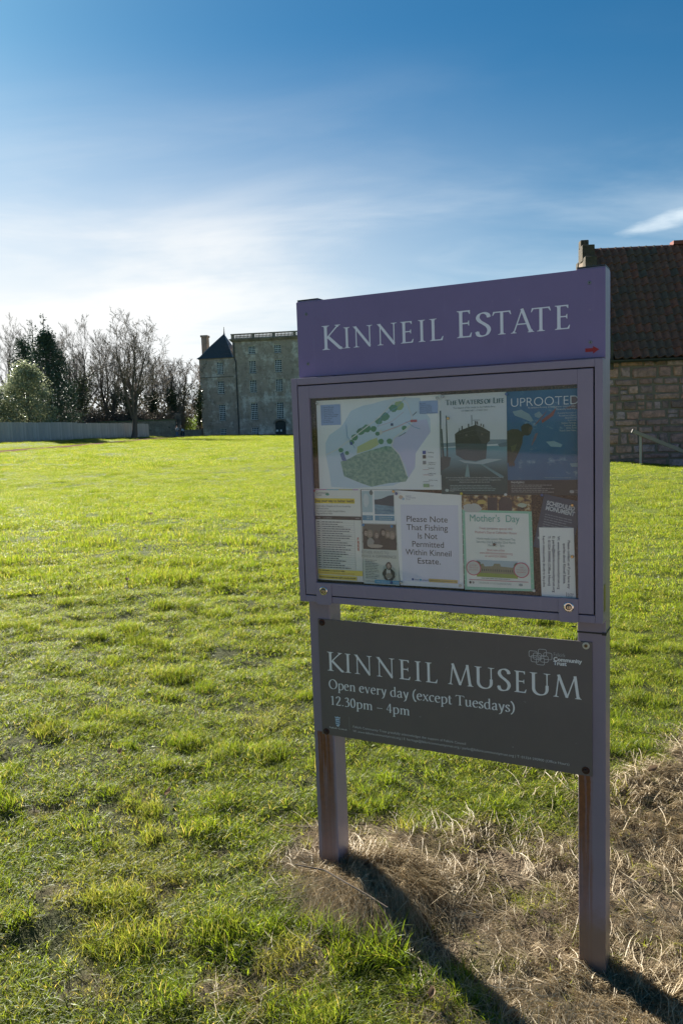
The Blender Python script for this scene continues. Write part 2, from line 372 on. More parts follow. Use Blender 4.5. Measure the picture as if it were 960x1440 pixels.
# --- serif lettering drawn with a broad pen -------------------------------------------------
def bez(pts, n=14):
    """smooth curve through points (Catmull-Rom)"""
    P = [np.array(p, float) for p in pts]; out_ = []
    for i in range(len(P) - 1):
        a = P[i - 1] if i else 2 * P[0] - P[1]; d = P[i + 2] if i + 2 < len(P) else 2 * P[-1] - P[-2]; b_, c_ = P[i], P[i + 1]
        for q in np.linspace(0, 1, n, endpoint=False):
            out_.append(0.5 * (2 * b_ + (c_ - a) * q + (2 * a - 5 * b_ + 4 * c_ - d) * q * q + (3 * b_ - a - 3 * c_ + d) * q ** 3))
    out_.append(P[-1]); return out_
def arc(cx_, cy_, rx, ry, a0, a1, n=20):
    return [(cx_ + rx * math.cos(R(a)), cy_ + ry * math.sin(R(a))) for a in np.linspace(a0, a1, n)]
TH, TN = 0.115, 0.050
# stroke kinds: 's' straight thick, 't' straight thin, 'c' curve (pen width by direction), 'f' foot serif at a point, 'p' polygon
def foot(x, y, up=1, w_=0.15, h_=0.028): return ('p', [(x - w_, y), (x + w_, y), (x + w_, y + up * h_ * 0.7), (x + TH * 0.62, y + up * h_ * 1.5), (x + TH * 0.5, y + up * 0.11), (x - TH * 0.5, y + up * 0.11), (x - TH * 0.62, y + up * h_ * 1.5), (x - w_, y + up * h_ * 0.7)])
def tfoot(x, y, up=1, w_=0.13, h_=0.028, th=TN): return ('p', [(x - w_, y), (x + w_, y), (x + w_, y + up * h_ * 0.7), (x + th * 0.8, y + up * h_ * 1.5), (x + th * 0.5, y + up * 0.09), (x - th * 0.5, y + up * 0.09), (x - th * 0.8, y + up * h_ * 1.5), (x - w_, y + up * h_ * 0.7)])
def bow(l, r, y0, y1): return ('c', arc((l + r) / 2, (y0 + y1) / 2, (r - l) / 2, (y1 - y0) / 2, 0, 360, 40))
G = {}
G['I'] = (0.34, [('s', [(.17, 0), (.17, 1)]), foot(.17, 0), foot(.17, 1, -1)])
G['K'] = (0.78, [('s', [(.17, 0), (.17, 1)]), foot(.17, 0), foot(.17, 1, -1), ('t', [(.20, .47), (.66, .985)]), ('s', [(.27, .52), (.70, .06), (.78, .02)]), tfoot(.64, 1, -1, .11), ('p', [(.66, 0), (.86, 0), (.86, .02), (.78, .035), (.70, .09)])])
G['N'] = (0.86, [('t', [(.14, 0), (.14, .95)]), tfoot(.14, 0), ('s', [(.09, .985), (.745, .03)]), ('t', [(.745, 0), (.745, 1)]), tfoot(.745, 1, -1), ('p', [(.0, 1), (.17, 1), (.17, .94), (.09, .955), (0, .98)]), ('p', [(.69, .08), (.72, -.02), (.77, -.02), (.77, .1)])])
G['E'] = (0.56, [('s', [(.17, 0), (.17, 1)]), foot(.17, 0, 1, .14), foot(.17, 1, -1, .14), ('t', [(.17, .975), (.50, .975)]), ('t', [(.17, .525), (.45, .525)]), ('t', [(.17, .025), (.52, .025)]),
                 ('p', [(.50, 1), (.455, 1), (.42, .96), (.475, .86), (.50, .86)]), ('p', [(.465, .62), (.44, .62), (.41, .525), (.44, .43), (.465, .43)]), ('p', [(.56, .17), (.53, .17), (.46, .04), (.46, 0), (.525, 0)])])
G['L'] = (0.56, [('s', [(.17, 0), (.17, 1)]), foot(.17, 0, 1, .14), foot(.17, 1, -1), ('t', [(.17, .025), (.53, .025)]), ('p', [(.58, .19), (.55, .19), (.47, .05), (.46, 0), (.545, 0)])])
G['S'] = (0.50, [('c', bez([(.44, .80), (.40, .93), (.28, 1.0), (.14, .95), (.085, .80), (.15, .65), (.28, .53), (.40, .40), (.44, .24), (.37, .06), (.22, .0), (.10, .05), (.055, .20)], 7)),
                 ('p', [(.45, .95), (.43, .97), (.415, .80), (.45, .77)]), ('p', [(.04, .04), (.06, .03), (.08, .20), (.045, .24)])])
G['T'] = (0.74, [('s', [(.37, 0), (.37, .99)]), foot(.37, 0), ('t', [(.05, .972), (.69, .972)]), ('p', [(.0, .83), (.03, .83), (.10, .95), (.10, 1), (.04, 1)]), ('p', [(.74, .83), (.71, .83), (.64, .95), (.64, 1), (.70, 1)])])
G['A'] = (0.86, [('t', [(.11, 0), (.44, 1.02)]), ('s', [(.42, 1.02), (.75, 0)]), tfoot(.11, 0, 1, .11), foot(.75, 0, 1, .12), ('t', [(.22, .37), (.63, .37)])])
G['M'] = (1.06, [('t', [(.10, 0), (.21, .97)]), ('s', [(.20, 1.02), (.53, .02)]), ('t', [(.53, 0), (.84, 1.0)]), ('s', [(.84, 1.02), (.96, 0)]), tfoot(.10, 0, 1, .11), foot(.965, 0, 1, .13)])
G['U'] = (0.86, [('c', [(.17, 1.0)] + bez([(.17, .45), (.18, .20), (.28, .05), (.44, .0), (.60, .05), (.69, .20), (.70, .45)], 8)), ('t', [(.70, .4), (.70, 1)]), foot(.17, 1, -1), tfoot(.70, 1, -1)])
G['O'] = (0.84, [bow(.07, .77, 0, 1.0)])
G['W'] = (1.16, [('s', [(.10, 1), (.34, .0)]), ('t', [(.34, .0), (.60, 1)]), ('s', [(.58, 1), (.82, .0)]), ('t', [(.82, .0), (1.06, 1)]), foot(.10, 1, -1, .12), tfoot(1.06, 1, -1, .10)])
G['R'] = (0.70, [('s', [(.17, 0), (.17, 1)]), foot(.17, 0), foot(.17, 1, -1), ('c', [(.17, .975)] + bez([(.30, .975), (.47, .90), (.50, .74), (.42, .56), (.28, .50)], 6) + [(.17, .50)]), ('s', [(.32, .50), (.68, .02)])])
G['F'] = (0.54, [('s', [(.17, 0), (.17, 1)]), foot(.17, 0), foot(.17, 1, -1), ('t', [(.17, .975), (.50, .975)]), ('t', [(.17, .525), (.45, .525)]), ('p', [(.50, 1), (.455, 1), (.42, .96), (.475, .83), (.50, .83)])])
G['H'] = (0.84, [('s', [(.17, 0), (.17, 1)]), foot(.17, 0), foot(.17, 1, -1), ('s', [(.67, 0), (.67, 1)]), foot(.67, 0), foot(.67, 1, -1), ('t', [(.17, .52), (.67, .52)])])
x_ = 0.66
def ser(x, y): return ('p', [(x - .09, y - .05), (x - .09, y - .075), (x - .02, y - .11), (x + .02, y - .11), (x + .05, y)])
G['p'] = (0.58, [('s', [(.14, -.36), (.14, x_)]), ser(.14, x_), foot(.14, -.36, 1, .12), ('c', bez([(.14, .50), (.24, .62), (.36, .65), (.49, .53), (.52, .33), (.48, .13), (.36, .0), (.24, .0), (.14, .07)], 6))])
G['e'] = (0.49, [('c', bez([(.09, .385), (.43, .40)], 2)), ('c', bez([(.43, .40), (.40, .56), (.28, .655), (.15, .60), (.075, .42), (.08, .23), (.17, .06), (.29, .015), (.45, .10)], 6))])
G['n'] = (0.62, [('s', [(.15, 0), (.15, x_)]), ser(.15, x_), foot(.15, 0, 1, .11), ('c', bez([(.15, .50), (.28, .62), (.40, .63), (.47, .50), (.475, .3)], 6) + [(.475, 0)]), foot(.475, 0, 1, .11)])
G['m'] = (0.92, [('s', [(.15, 0), (.15, x_)]), ser(.15, x_), foot(.15, 0, 1, .10), ('c', bez([(.15, .50), (.27, .62), (.38, .63), (.45, .50), (.455, .3)], 6) + [(.455, 0)]), foot(.455, 0, 1, .10),
                 ('c', bez([(.455, .50), (.57, .62), (.68, .63), (.75, .50), (.755, .3)], 6) + [(.755, 0)]), foot(.755, 0, 1, .10)])
G['v'] = (0.55, [('s', [(.10, x_), (.29, .0)]), ('t', [(.29, .0), (.46, x_)]), tfoot(.10, x_, -1, .10), tfoot(.46, x_, -1, .08)])
G['y'] = (0.54, [('s', [(.10, x_), (.30, .0)]), ('c', bez([(.47, x_), (.30, -.02), (.20, -.26), (.07, -.33)], 6)), tfoot(.10, x_, -1, .10), tfoot(.47, x_, -1, .08)])
G['r'] = (0.41, [('s', [(.15, 0), (.15, x_)]), ser(.15, x_), foot(.15, 0, 1, .11), ('c', bez([(.15, .46), (.25, .60), (.37, .63)], 6)), ('p', [(.31, .655), (.41, .655), (.40, .52), (.33, .55)])])
G['d'] = (0.60, [('s', [(.45, .04), (.45, 1.04)]), ser(.45, 1.05), ('p', [(.45, 0), (.58, .02), (.58, .05), (.50, .07), (.45, .10)]), ('c', bez([(.45, .56), (.34, .65), (.20, .62), (.09, .46), (.08, .25), (.15, .06), (.27, .0), (.38, .04), (.45, .13)], 6))])
G['a'] = (0.50, [('c', bez([(.10, .50), (.15, .62), (.27, .655), (.36, .57), (.37, .42)], 6) + [(.37, .10), (.46, .02)]), ('c', bez([(.37, .38), (.20, .32), (.09, .22), (.09, .09), (.18, .0), (.28, .03), (.37, .12)], 6))])
G['x'] = (0.54, [('s', [(.10, x_), (.45, 0)]), ('t', [(.09, 0), (.45, x_)]), tfoot(.09, 0, 1, .09), tfoot(.46, 0, 1, .09), tfoot(.10, x_, -1, .09), tfoot(.45, x_, -1, .08)])
G['c'] = (0.47, [('c', bez([(.41, .54), (.34, .64), (.22, .63), (.10, .50), (.075, .30), (.13, .10), (.25, .01), (.42, .09)], 6))])
G['t'] = (0.37, [('c', [(.16, .84)] + bez([(.16, .14), (.20, .02), (.27, .01), (.36, .06)], 6)), ('t', [(.04, .625), (.34, .625)])])
G['u'] = (0.60, [('c', [(.13, x_)] + bez([(.13, .22), (.17, .04), (.28, .01), (.45, .14)], 6)), ('s', [(.45, .03), (.45, x_)]), ser(.13, x_), ser(.45, x_), ('p', [(.45, 0), (.58, .02), (.58, .05), (.50, .07), (.45, .10)])])
G['s'] = (0.41, [('c', bez([(.33, .53), (.28, .63), (.17, .645), (.09, .55), (.11, .43), (.24, .33), (.33, .21), (.31, .06), (.19, .0), (.10, .03), (.06, .14)], 5))])
G['('] = (0.36, [('c', bez([(.32, 1.05), (.16, .82), (.09, .45), (.15, .05), (.32, -.22)], 7))])
G[')'] = (0.36, [('c', bez([(.04, 1.05), (.20, .82), (.27, .45), (.21, .05), (.04, -.22)], 7))])
G['.'] = (0.24, [('p', [(.12 + .06 * math.cos(a), .06 + .06 * math.sin(a)) for a in np.linspace(0, 5.6, 9)])])
G['1'] = (0.50, [('s', [(.26, 0), (.26, .98)]), foot(.26, 0, 1, .13), ('p', [(.28, 1.0), (.10, .88), (.10, .85), (.22, .86)])])
G['2'] = (0.50, [('c', bez([(.07, .78), (.14, .95), (.27, .99), (.39, .88), (.38, .68), (.27, .42), (.06, .05)], 6)), ('p', [(.04, 0), (.45, 0), (.48, .15), (.45, .15), (.40, .09), (.09, .09)])])
G['3'] = (0.50, [('c', bez([(.09, .86), (.18, .98), (.32, .95), (.36, .78), (.29, .63), (.17, .55)], 6)), ('c', bez([(.17, .55), (.33, .53), (.42, .36), (.38, .14), (.24, .01), (.06, .06)], 6))])
G['0'] = (0.50, [bow(.07, .43, 0, .98)])
G['4'] = (0.50, [('s', [(.34, 0), (.34, .98)]), ('t', [(.34, .98), (.04, .30)]), ('t', [(.04, .29), (.48, .29)])])
G['-'] = (0.52, [('t', [(.02, .34), (.50, .34)])])
G[' '] = (0.26, [])
def pen_w(dx, dy, th, tn):
    l = math.hypot(dx, dy) or 1; n_ = R(18)
    c, s = dx / l, dy / l
    return math.hypot(th * (s * math.cos(n_) - c * math.sin(n_)), tn)
def draw_glyph(mb, ch, x0, z0, sx_, sz_, y, mi=0, bold=1.0):
    lay = 0
    for kind, P in G[ch][1]:
        yy_ = y - lay * 0.00004; lay += 1
        if kind == 'p':
            mb.poly([(x0 + p[0] * sx_, yy_, z0 + p[1] * sz_) for p in P], mi); continue
        P = [np.array(p, float) for p in P]; L_, R_ = [], []
        for i, p in enumerate(P):
            d = P[min(i + 1, len(P) - 1)] - P[max(i - 1, 0)]
            wd_ = {'s': TH, 't': TN}.get(kind) or pen_w(d[0], d[1], TH * 1.02, TN)
            wd_ *= bold; l = math.hypot(*d) or 1; nrm = np.array([-d[1], d[0]]) / l * wd_ / 2
            L_.append(p + nrm); R_.append(p - nrm)
        n_ = len(P); vs = [(x0 + q[0] * sx_, yy_, z0 + q[1] * sz_) for q in L_ + R_]
        mb.add(vs, [(i, i + 1, n_ + i + 1, n_ + i) for i in range(n_ - 1)], mi)
def text_run(mb, txt, x0, x1, z, cap, y, bold=1.0, track=0.0):
    tot = sum(G[c][0] + track for c in txt) - track; sx_ = (x1 - x0) / tot; x = x0
    for c in txt: draw_glyph(mb, c, x, z, sx_, cap, y, 0, bold); x += (G[c][0] + track) * sx_
GEXT = {}
def glyph_ext(ch):
    if ch not in GEXT:
        xs = [p[0] for k, P in G[ch][1] for p in P]; GEXT[ch] = (min(xs), max(xs))
    return GEXT[ch]
def placed(mb, lst, z, caps, y):
    for (ch, a, b_), cap in zip(lst, caps):
        e = glyph_ext(ch); sx_ = (b_ - a) / (e[1] - e[0]) ; draw_glyph(mb, ch, a - e[0] * sx_, z, sx_, cap, y)
YL = -0.0048
mb = MB(); placed(mb, [('K', 0.0914, 0.1690), ('I', 0.1700, 0.1918), ('N', 0.2031, 0.2712), ('N', 0.2865, 0.3538), ('E', 0.3657, 0.4085), ('I', 0.4241, 0.4469), ('L', 0.4605, 0.5047)], 1.7795, [.0765] + [.0655] * 6, YL)
mb.build('lettering', M_LET, head)
mb = MB(); placed(mb, [('E', 0.5476, 0.5938), ('S', 0.6078, 0.6464), ('T', 0.6556, 0.7119), ('A', 0.7099, 0.7774), ('T', 0.7686, 0.825), ('E', 0.836, 0.8783)], 1.7815, [.0785] + [.0665] * 5, YL)
mb.build('lettering', M_LET, head)

# --- museum panel ---------------------------------------------------------------------------
panel = MB().box(0.0347, -0.0046, 0.4785, 0.936, -0.0004, 0.885).build('museum_panel', M_PANEL, sign, bevel=0.0008)
YP = -0.0052
mb = MB(); placed(mb, [('K', 0.0661, 0.1311), ('I', 0.1327, 0.1548), ('N', 0.1679, 0.2324), ('N', 0.248, 0.3133), ('E', 0.329, 0.3679), ('I', 0.3833, 0.4052), ('L', 0.4199, 0.4606)], 0.7075, [.0655] * 7, YP)
mb.build('lettering', M_LET2, panel)
mb = MB(); placed(mb, [('M', 0.4952, 0.578), ('U', 0.5822, 0.6454), ('S', 0.6572, 0.6917), ('E', 0.7068, 0.7441), ('U', 0.7539, 0.8156), ('M', 0.8238, 0.9063)], 0.7100, [.0670] * 6, YP)
mb.build('lettering', M_LET2, panel)
mb = MB(); text_run(mb, 'Open every day (except Tuesdays)', 0.0675, 0.7085, 0.6445, 0.0325, YP, 1.0, 0.02); mb.build('lettering', M_LET2, panel)
mb = MB(); text_run(mb, '12.30pm - 4pm', 0.0700, 0.3640, 0.5880, 0.0315, YP, 1.0, 0.03); mb.build('lettering', M_LET2, panel)

def text_mesh(name, txt, x, z, size, mat, parent, y, width=None, bold=0.0, align='LEFT', rot=0.0, res=1, spacing=1.0):
    """plain sans lettering with the built-in font, turned into a flat mesh on a sign or sheet"""
    cu = bpy.data.curves.new('lettering', 'FONT'); cu.body = txt; cu.size = size; cu.resolution_u = 5 if size > 0.02 else (3 if size > 0.009 else 1); cu.align_x = align; cu.offset = bold; cu.space_line = spacing
    to = bpy.data.objects.new('lettering', cu); COL.objects.link(to); bpy.context.view_layer.update()
    dg = bpy.context.evaluated_depsgraph_get(); me_ = bpy.data.meshes.new_from_object(to.evaluated_get(dg))
    bpy.data.objects.remove(to); 
    n_ = len(me_.vertices); co_ = np.empty(n_ * 3, np.float32); me_.vertices.foreach_get('co', co_); co_ = co_.reshape(-1, 3)
    if width and n_:
        a_, b2 = co_[:, 0].min(), co_[:, 0].max(); k = width / (b2 - a_)
        co_[:, 0] *= k
    c, s = math.cos(rot), math.sin(rot)
    X = co_[:, 0] * c - co_[:, 1] * s + x; Z = co_[:, 0] * s + co_[:, 1] * c + z
    me_.vertices.foreach_set('co', np.stack([X, np.full(n_, y), Z], 1).astype(np.float32).ravel()); me_.update()
    me_.materials.clear()
    return link_mesh(name, me_, mat, parent)
M_LET3 = flat((0.55, 0.55, 0.56), 0.5); M_LET4 = flat((0.36, 0.36, 0.37), 0.5)
text_mesh('lettering', 'Falkirk Community Trust gratefully acknowledges the support of Falkirk Council', 0.1535, 0.5175, 0.0115, M_LET3, panel, YP, 0.3950)
text_mesh('lettering', 'W: www.falkirkcommunitytrust.org | E: heritage@falkirkcommunitytrust.org / parks@falkirkcommunitytrust.org | T: 01324 590900 (Office Hours)', 0.1535, 0.5025, 0.0115, M_LET3, panel, YP, 0.7160)
text_mesh('lettering', 'Falkirk', 0.8250, 0.8325, 0.0175, M_LET4, panel, YP, 0.0340)
text_mesh('lettering', 'Community\nTrust', 0.8250, 0.8190, 0.0165, M_LET2, panel, YP, 0.0830, bold=0.0006, spacing=0.72)
text_mesh('lettering', 'Falkirk Council', 0.0640, 0.5040, 0.0085, M_LET2, panel, YP, 0.0650)
MB().poly([(0.1405, YP, 0.507), (0.1412, YP, 0.507), (0.1412, YP, 0.554), (0.1405, YP, 0.554)]).build('divider_line', M_LET4, panel)
# emblem: seven overlapping rounded squares
mb = MB(); kx = (0.8215 - 0.7519) / (385 - 35); kz = 0.0510 / 300
for q, (x0, z0, x1, z1) in enumerate(((35, 145, 165, 265), (175, 100, 305, 232), (255, 155, 385, 285), (100, 178, 230, 302), (65, 226, 190, 350), (205, 215, 330, 338), (145, 262, 275, 392))):
    X0, X1 = 0.7519 + (x0 - 35) * kx, 0.7519 + (x1 - 35) * kx; Z1, Z0 = 0.8515 - (z0 - 100) * kz, 0.8515 - (z1 - 100) * kz
    r_ = 0.0055; ring = []
    for (cxx, czz, a0) in ((X1 - r_, Z1 - r_, 0), (X0 + r_, Z1 - r_, 90), (X0 + r_, Z0 + r_, 180), (X1 - r_, Z0 + r_, 270)):
        ring += [(cxx, czz, R(a0 + k)) for k in (0, 30, 60, 90)]
    th_ = 0.0016; n_ = len(ring)
    vs = [(c_[0] + (r_) * math.cos(c_[2]), YP - q * 0.00004, c_[1] + r_ * math.sin(c_[2])) for c_ in ring] + [(c_[0] + (r_ - th_) * math.cos(c_[2]), YP - q * 0.00004, c_[1] + (r_ - th_) * math.sin(c_[2])) for c_ in ring]
    mb.add(vs, [(i, (i + 1) % n_, n_ + (i + 1) % n_, n_ + i) for i in range(n_)])
mb.build('emblem', M_LET3, panel)
# council shield
mb = MB(); cxx, z0 = 0.0968, 0.5125
mb.poly([(cxx - .0085, YP, z0 + .028), (cxx + .0085, YP, z0 + .028), (cxx + .0085, YP, z0 + .012), (cxx + .005, YP, z0 + .003), (cxx, YP, z0), (cxx - .005, YP, z0 + .003), (cxx - .0085, YP, z0 + .012)])
mb.poly([(cxx - .0095, YP, z0 + .0300), (cxx + .0095, YP, z0 + .0300), (cxx + .0105, YP, z0 + .0365), (cxx + .005, YP, z0 + .0335), (cxx, YP, z0 + .037), (cxx - .005, YP, z0 + .0335), (cxx - .0105, YP, z0 + .0365)])
for k in range(3): mb.poly([(cxx - .0085, YP - .0002, z0 + .020 - k * .006), (cxx + .0085, YP - .0002, z0 + .026 - k * .006), (cxx + .0085, YP - .0002, z0 + .0235 - k * .006), (cxx - .0085, YP - .0002, z0 + .0175 - k * .006)], 1)
mb.build('shield', [flat((0.45, 0.58, 0.70), 0.5), flat((0.03, 0.10, 0.22), 0.5)], panel)
# bolts
for k, (bx_, bz_) in enumerate(((0.0505, 0.873), (0.0515, 0.4898), (0.9171, 0.4955))):
    s_ = MB(); s_.disc((bx_, -0.0047, bz_), 0.0115, r2=0.0098, h=0.0022, n=20); s_.disc((bx_, -0.0068, bz_), 0.0062, r2=0.0045, h=0.005, n=12, mi=1)
    s_.build('bolt', [M_RUST, flat((0.025, 0.012, 0.010), 0.6)], panel)
s_ = MB(); s_.disc((0.9188, -0.0047, 0.8733), 0.0105, r2=0.0085, h=0.0020, n=20); s_.disc((0.9188, -0.0066, 0.8733), 0.0050, r2=0.0035, h=0.0016, n=12, mi=1)
tag(s_.build('bolt', [flat((0.55, 0.52, 0.42), 0.4), flat((0.16, 0.09, 0.03), 0.6)], panel), 'bright clean bolt in the upper right corner')

# --- the glazed case --------------------------------------------------------------------------
CX0, CX1, CZ0, CZ1 = -0.0032, 0.9741, 0.9534, 1.6908
GX0, GX1, GZ0, GZ1 = 0.0183, 0.9525, 0.9755, 1.6690      # gap between outer frame and door
OX0, OX1, OZ0, OZ1 = 0.0617, 0.9061, 1.0205, 1.6240      # glass opening
case = MB()
case.box(CX0, -DC, CZ0, GX0, -0.001, CZ1).box(GX1, -DC, CZ0, CX1, -0.001, CZ1)
case.box(GX0, -DC, CZ0, GX1, -0.001, GZ0).box(GX0, -DC, GZ1, GX1, -0.001, CZ1)
case.box(GX0, -0.018, GZ0, GX1, -0.0015, GZ1)
case_o = case.build('case_body', M_CASE, sign, bevel=0.0015)
g = 0.0036
door = MB(); D0, D1, E0, E1 = GX0 + g, GX1 - g * 1.1, GZ0 + g, GZ1 - g
yf, yb = -DC - 0.0008, -0.042
door.box(D0, yf, E0, OX0, yb, E1).box(OX1, yf, E0, D1, yb, E1).box(OX0, yf, E0, OX1, yb, OZ0).box(OX0, yf, OZ1, OX1, yb, E1)
door_o = door.build('case_door', M_CASE, sign, bevel=0.0012)
MB().box(GX0 + .001, -0.040, GZ0 + .001, D0 - 0.001, -0.019, GZ1 - .001).box(D1 + .001, -0.040, GZ0 + .001, GX1 - .001, -0.019, GZ1 - .001).box(D0, -0.040, GZ0 + .001, D1, -0.019, E0).box(D0, -0.040, E1, D1, -0.019, GZ1 - .001).build('door_gap_shade', M_BLACK, case_o)  # black strips put in as the shade inside the gap round the door
mt, t, out = new_mat('cork'); co = t.add('ShaderNodeTexCoord').outputs['Object']
cn = t.noise(co, 260.0, 4, 0.8)
principled(t, out, t.ramp(cn, [(0.36, (0.008, 0.005, 0.004)), (0.52, (0.085, 0.055, 0.034)), (0.68, (0.24, 0.17, 0.11))]), 0.9, 0, 0.2, t.add('ShaderNodeBump', inp={'Strength': 0.6, 'Distance': 0.002, 'Height': cn}).outputs[0])
MB().box(OX0 - 0.03, -0.0300, OZ0 - 0.03, OX1 + 0.03, -0.0182, OZ1 + 0.03).build('cork_board', mt, case_o)
mt, t, out = new_mat('window_glass')
co = t.add('ShaderNodeTexCoord').outputs['Object']
gl = t.add('ShaderNodeBsdfGlossy', inp={'Color': (1, 1, 1, 1), 'Roughness': 0.03}); tr = t.add('ShaderNodeBsdfTransparent', inp={'Color': (0.985, 0.99, 0.985, 1)})
dust = t.add('ShaderNodeBsdfDiffuse', inp={'Color': (0.55, 0.55, 0.52, 1)})
bf = t.add('ShaderNodeNewGeometry').outputs['Backfacing']
fr = t.add('ShaderNodeFresnel', inp={'IOR': t.math('SUBTRACT', 1.5, t.math('MULTIPLY', bf, 1.5 - 1 / 1.5))}).outputs[0]
a1 = t.add('ShaderNodeMixShader', inp={0: t.math('MULTIPLY', fr, t.math('SUBTRACT', 1.0, bf)), 1: tr.outputs[0], 2: gl.outputs[0]})
dn = t.math('ADD', 0.002, t.math('MULTIPLY', t.smooth(t.noise(t.mapping(co, (1, 1, 0.5)), 5.0, 6, 0.6), 0.45, 0.75), 0.030))
a2 = t.add('ShaderNodeMixShader', inp={0: dn, 1: a1.outputs[0], 2: dust.outputs[0]})
t.l.new(a2.outputs[0], out.inputs[0]); M_GLASS = mt
MB().box(OX0 - 0.008, -0.0475, OZ0 - 0.008, OX1 + 0.008, -0.0445, OZ1 + 0.008).build('glass_pane', M_GLASS, door_o)
def lock_plate(x0, x1, z0, z1, lx, lz):
    r_ = 0.008; pts_ = [(x0, z1), (x1, z1)] + [(x1 - r_ + r_ * math.cos(R(a)), z0 + r_ + r_ * math.sin(R(a))) for a in (0, -30, -60, -90)] + [(x0 + r_ + r_ * math.cos(R(a)), z0 + r_ + r_ * math.sin(R(a))) for a in (-90, -120, -150, -180)]
    pl2 = MB().prism(pts_, -DC - 0.0036, -DC - 0.0010).build('lock_plate', M_CASE, door_o, bevel=0.0006)
    s_ = MB(); yq = -DC - 0.0036
    for rr, hh, r2, mi in ((0.0140, 0.0028, 0.0118, 0),): s_.disc((lx, yq, lz), rr, r2=r2, h=hh, n=28, mi=mi)
    s_.disc((lx, yq - 0.0029, lz), 0.0088, r2=0.0080, h=0.0005, n=20, mi=1); s_.disc((lx + 0.001, yq - 0.0034, lz - 0.001), 0.0062, r2=0.0052, h=0.0012, n=16, mi=2)
    s_.box(lx - 0.0006, yq - 0.0050, lz - 0.0035, lx + 0.0010, yq - 0.0046, lz + 0.0035, 1)
    s_.build('lock', [M_CHROME, M_BLACK, flat((0.50, 0.42, 0.30), 0.3, 1.0)], pl2)
lock_plate(0.0617, 0.1185, 0.9480, 1.0210, 0.0897, 0.9950)
lock_plate(0.8520, 0.9070, 0.9520, 1.0215, 0.8806, 0.9970)
MB().box(CX1 - 0.0005, -0.040, 0.985, CX1 + 0.0008, -0.014, 1.062).build('hinge_plate', flat((0.10, 0.085, 0.07), 0.3, 0.8), case_o)
# cable tie round the right post
cz = 0.912; tie = MB(); e = 0.0015
tie.box(W - PW - e, -e, cz - .0022, W + e, -0.0001, cz + .0022).box(W + 0.0001, -0.0001, cz - .0022, W + e, PD + e, cz + .0022).box(W - PW - e, -0.0001, cz - .0022, W - PW - 0.0001, PD + e, cz + .0022)
tie.box(W - 0.010, -0.005, cz - 0.0045, W + 0.002, -e, cz + 0.0035).box(W - PW - 0.016, -0.001, cz + 0.012, W - PW - 0.004, 0.002, cz + 0.016)
tie_o = tie.build('cable_tie', M_BLACK); tie_o.location = (SX, SY, 0); tie_o.rotation_euler = (0, 0, YAW)
tag(tie_o, 'thin black cable tie looped round the right post just under the glass case', 'cable tie')

# ------------------------------------------------------------------ posters in the case
YBOARD = 0.0302
_layer = [0]
class Sheet:
    """a notice: flat sheet pinned on the cork; local x to the right, z up from its lower left corner"""
    def __init__(s, name, label, u, v, w_, h_, paper, ang=0.0, quad=None, cat='poster', y=None):
        _layer[0] += 1; s.y0 = YBOARD + 0.0007 * _layer[0] if y is None else y
        s.o = thing(name, label, cat, sign_pt(u, v, s.y0), YAW)
        s.o.matrix_world = Matrix.Translation(sign_pt(u, v, s.y0)) @ Matrix.Rotation(YAW, 4, 'Z') @ Matrix.Rotation(-ang, 4, 'Y')
        s.w, s.h = w_, h_; s.k = 0
        Q = quad or [(0, 0), (w_, 0), (w_, h_), (0, h_)]
        MB().prism([(q[0], q[1]) for q in Q], -0.0003, 0.0).build('paper', paper if not isinstance(paper, tuple) else flat(paper, 0.5), s.o)
        s.mb = MB(); s.mats = []
    def mi(s, c, rough=0.5):
        mt_ = flat(c, rough) if isinstance(c, tuple) else c
        if mt_ not in s.mats: s.mats.append(mt_)
        return s.mats.index(mt_)
    def lay(s): s.k += 1; return -0.0003 - 0.00005 * s.k
    def rect(s, x0, z0, x1, z1, c):
        y = s.lay(); s.mb.poly([(x0, y, z0), (x1, y, z0), (x1, y, z1), (x0, y, z1)], s.mi(c)); return s
    def poly(s, P, c): y = s.lay(); s.mb.poly([(p[0], y, p[1]) for p in P], s.mi(c)); return s
    def blob(s, cx_, cz_, rx, rz, c, seed=0, n=22, j=0.12):
        r_ = random.Random(seed); s.poly([(cx_ + rx * (1 + r_.uniform(-j, j)) * math.cos(a), cz_ + rz * (1 + r_.uniform(-j, j)) * math.sin(a)) for a in np.linspace(0, 2 * math.pi, n, endpoint=False)], c); return s
    def line(s, P, w_, c):
        y = s.lay()
        for a, b_ in zip(P, P[1:]):
            d = Vector((b_[0] - a[0], b_[1] - a[1])); l = d.length or 1; nx_, nz_ = -d.y / l * w_ / 2, d.x / l * w_ / 2
            s.mb.poly([(a[0] + nx_, y, a[1] + nz_), (b_[0] + nx_, y, b_[1] + nz_), (b_[0] - nx_, y, b_[1] - nz_), (a[0] - nx_, y, a[1] - nz_)], s.mi(c)); y -= 0.00001
        return s
    def text(s, tx, x, z, size, c, width=None, align='LEFT', bold=0.0, rot=0.0, spacing=1.0):
        text_mesh('lettering', tx, x, z, size, flat(c, 0.5), s.o, s.lay() - 0.0001, width, bold, align, rot, 1, spacing); return s
    def scribble(s, x0, z0, x1, n, dz, c, hgt=0.0022, seed=1, ragged=0.15):
        """lines of print too small to read, word by word"""
        r_ = random.Random(seed); y = s.lay()
        for i in range(n):
            x = x0; end = x1 - r_.uniform(0, ragged) * (x1 - x0); zz = z0 - i * dz
            while x < end:
                wl = r_.uniform(0.004, 0.013); xe = min(x + wl, end); s.mb.poly([(x, y, zz), (xe, y, zz), (xe, y, zz + hgt), (x, y, zz + hgt)], s.mi(c)); x = xe + 0.0018
        return s
    def done(s):
        if s.mb.v: s.mb.build('print', s.mats, s.o)
        return s.o
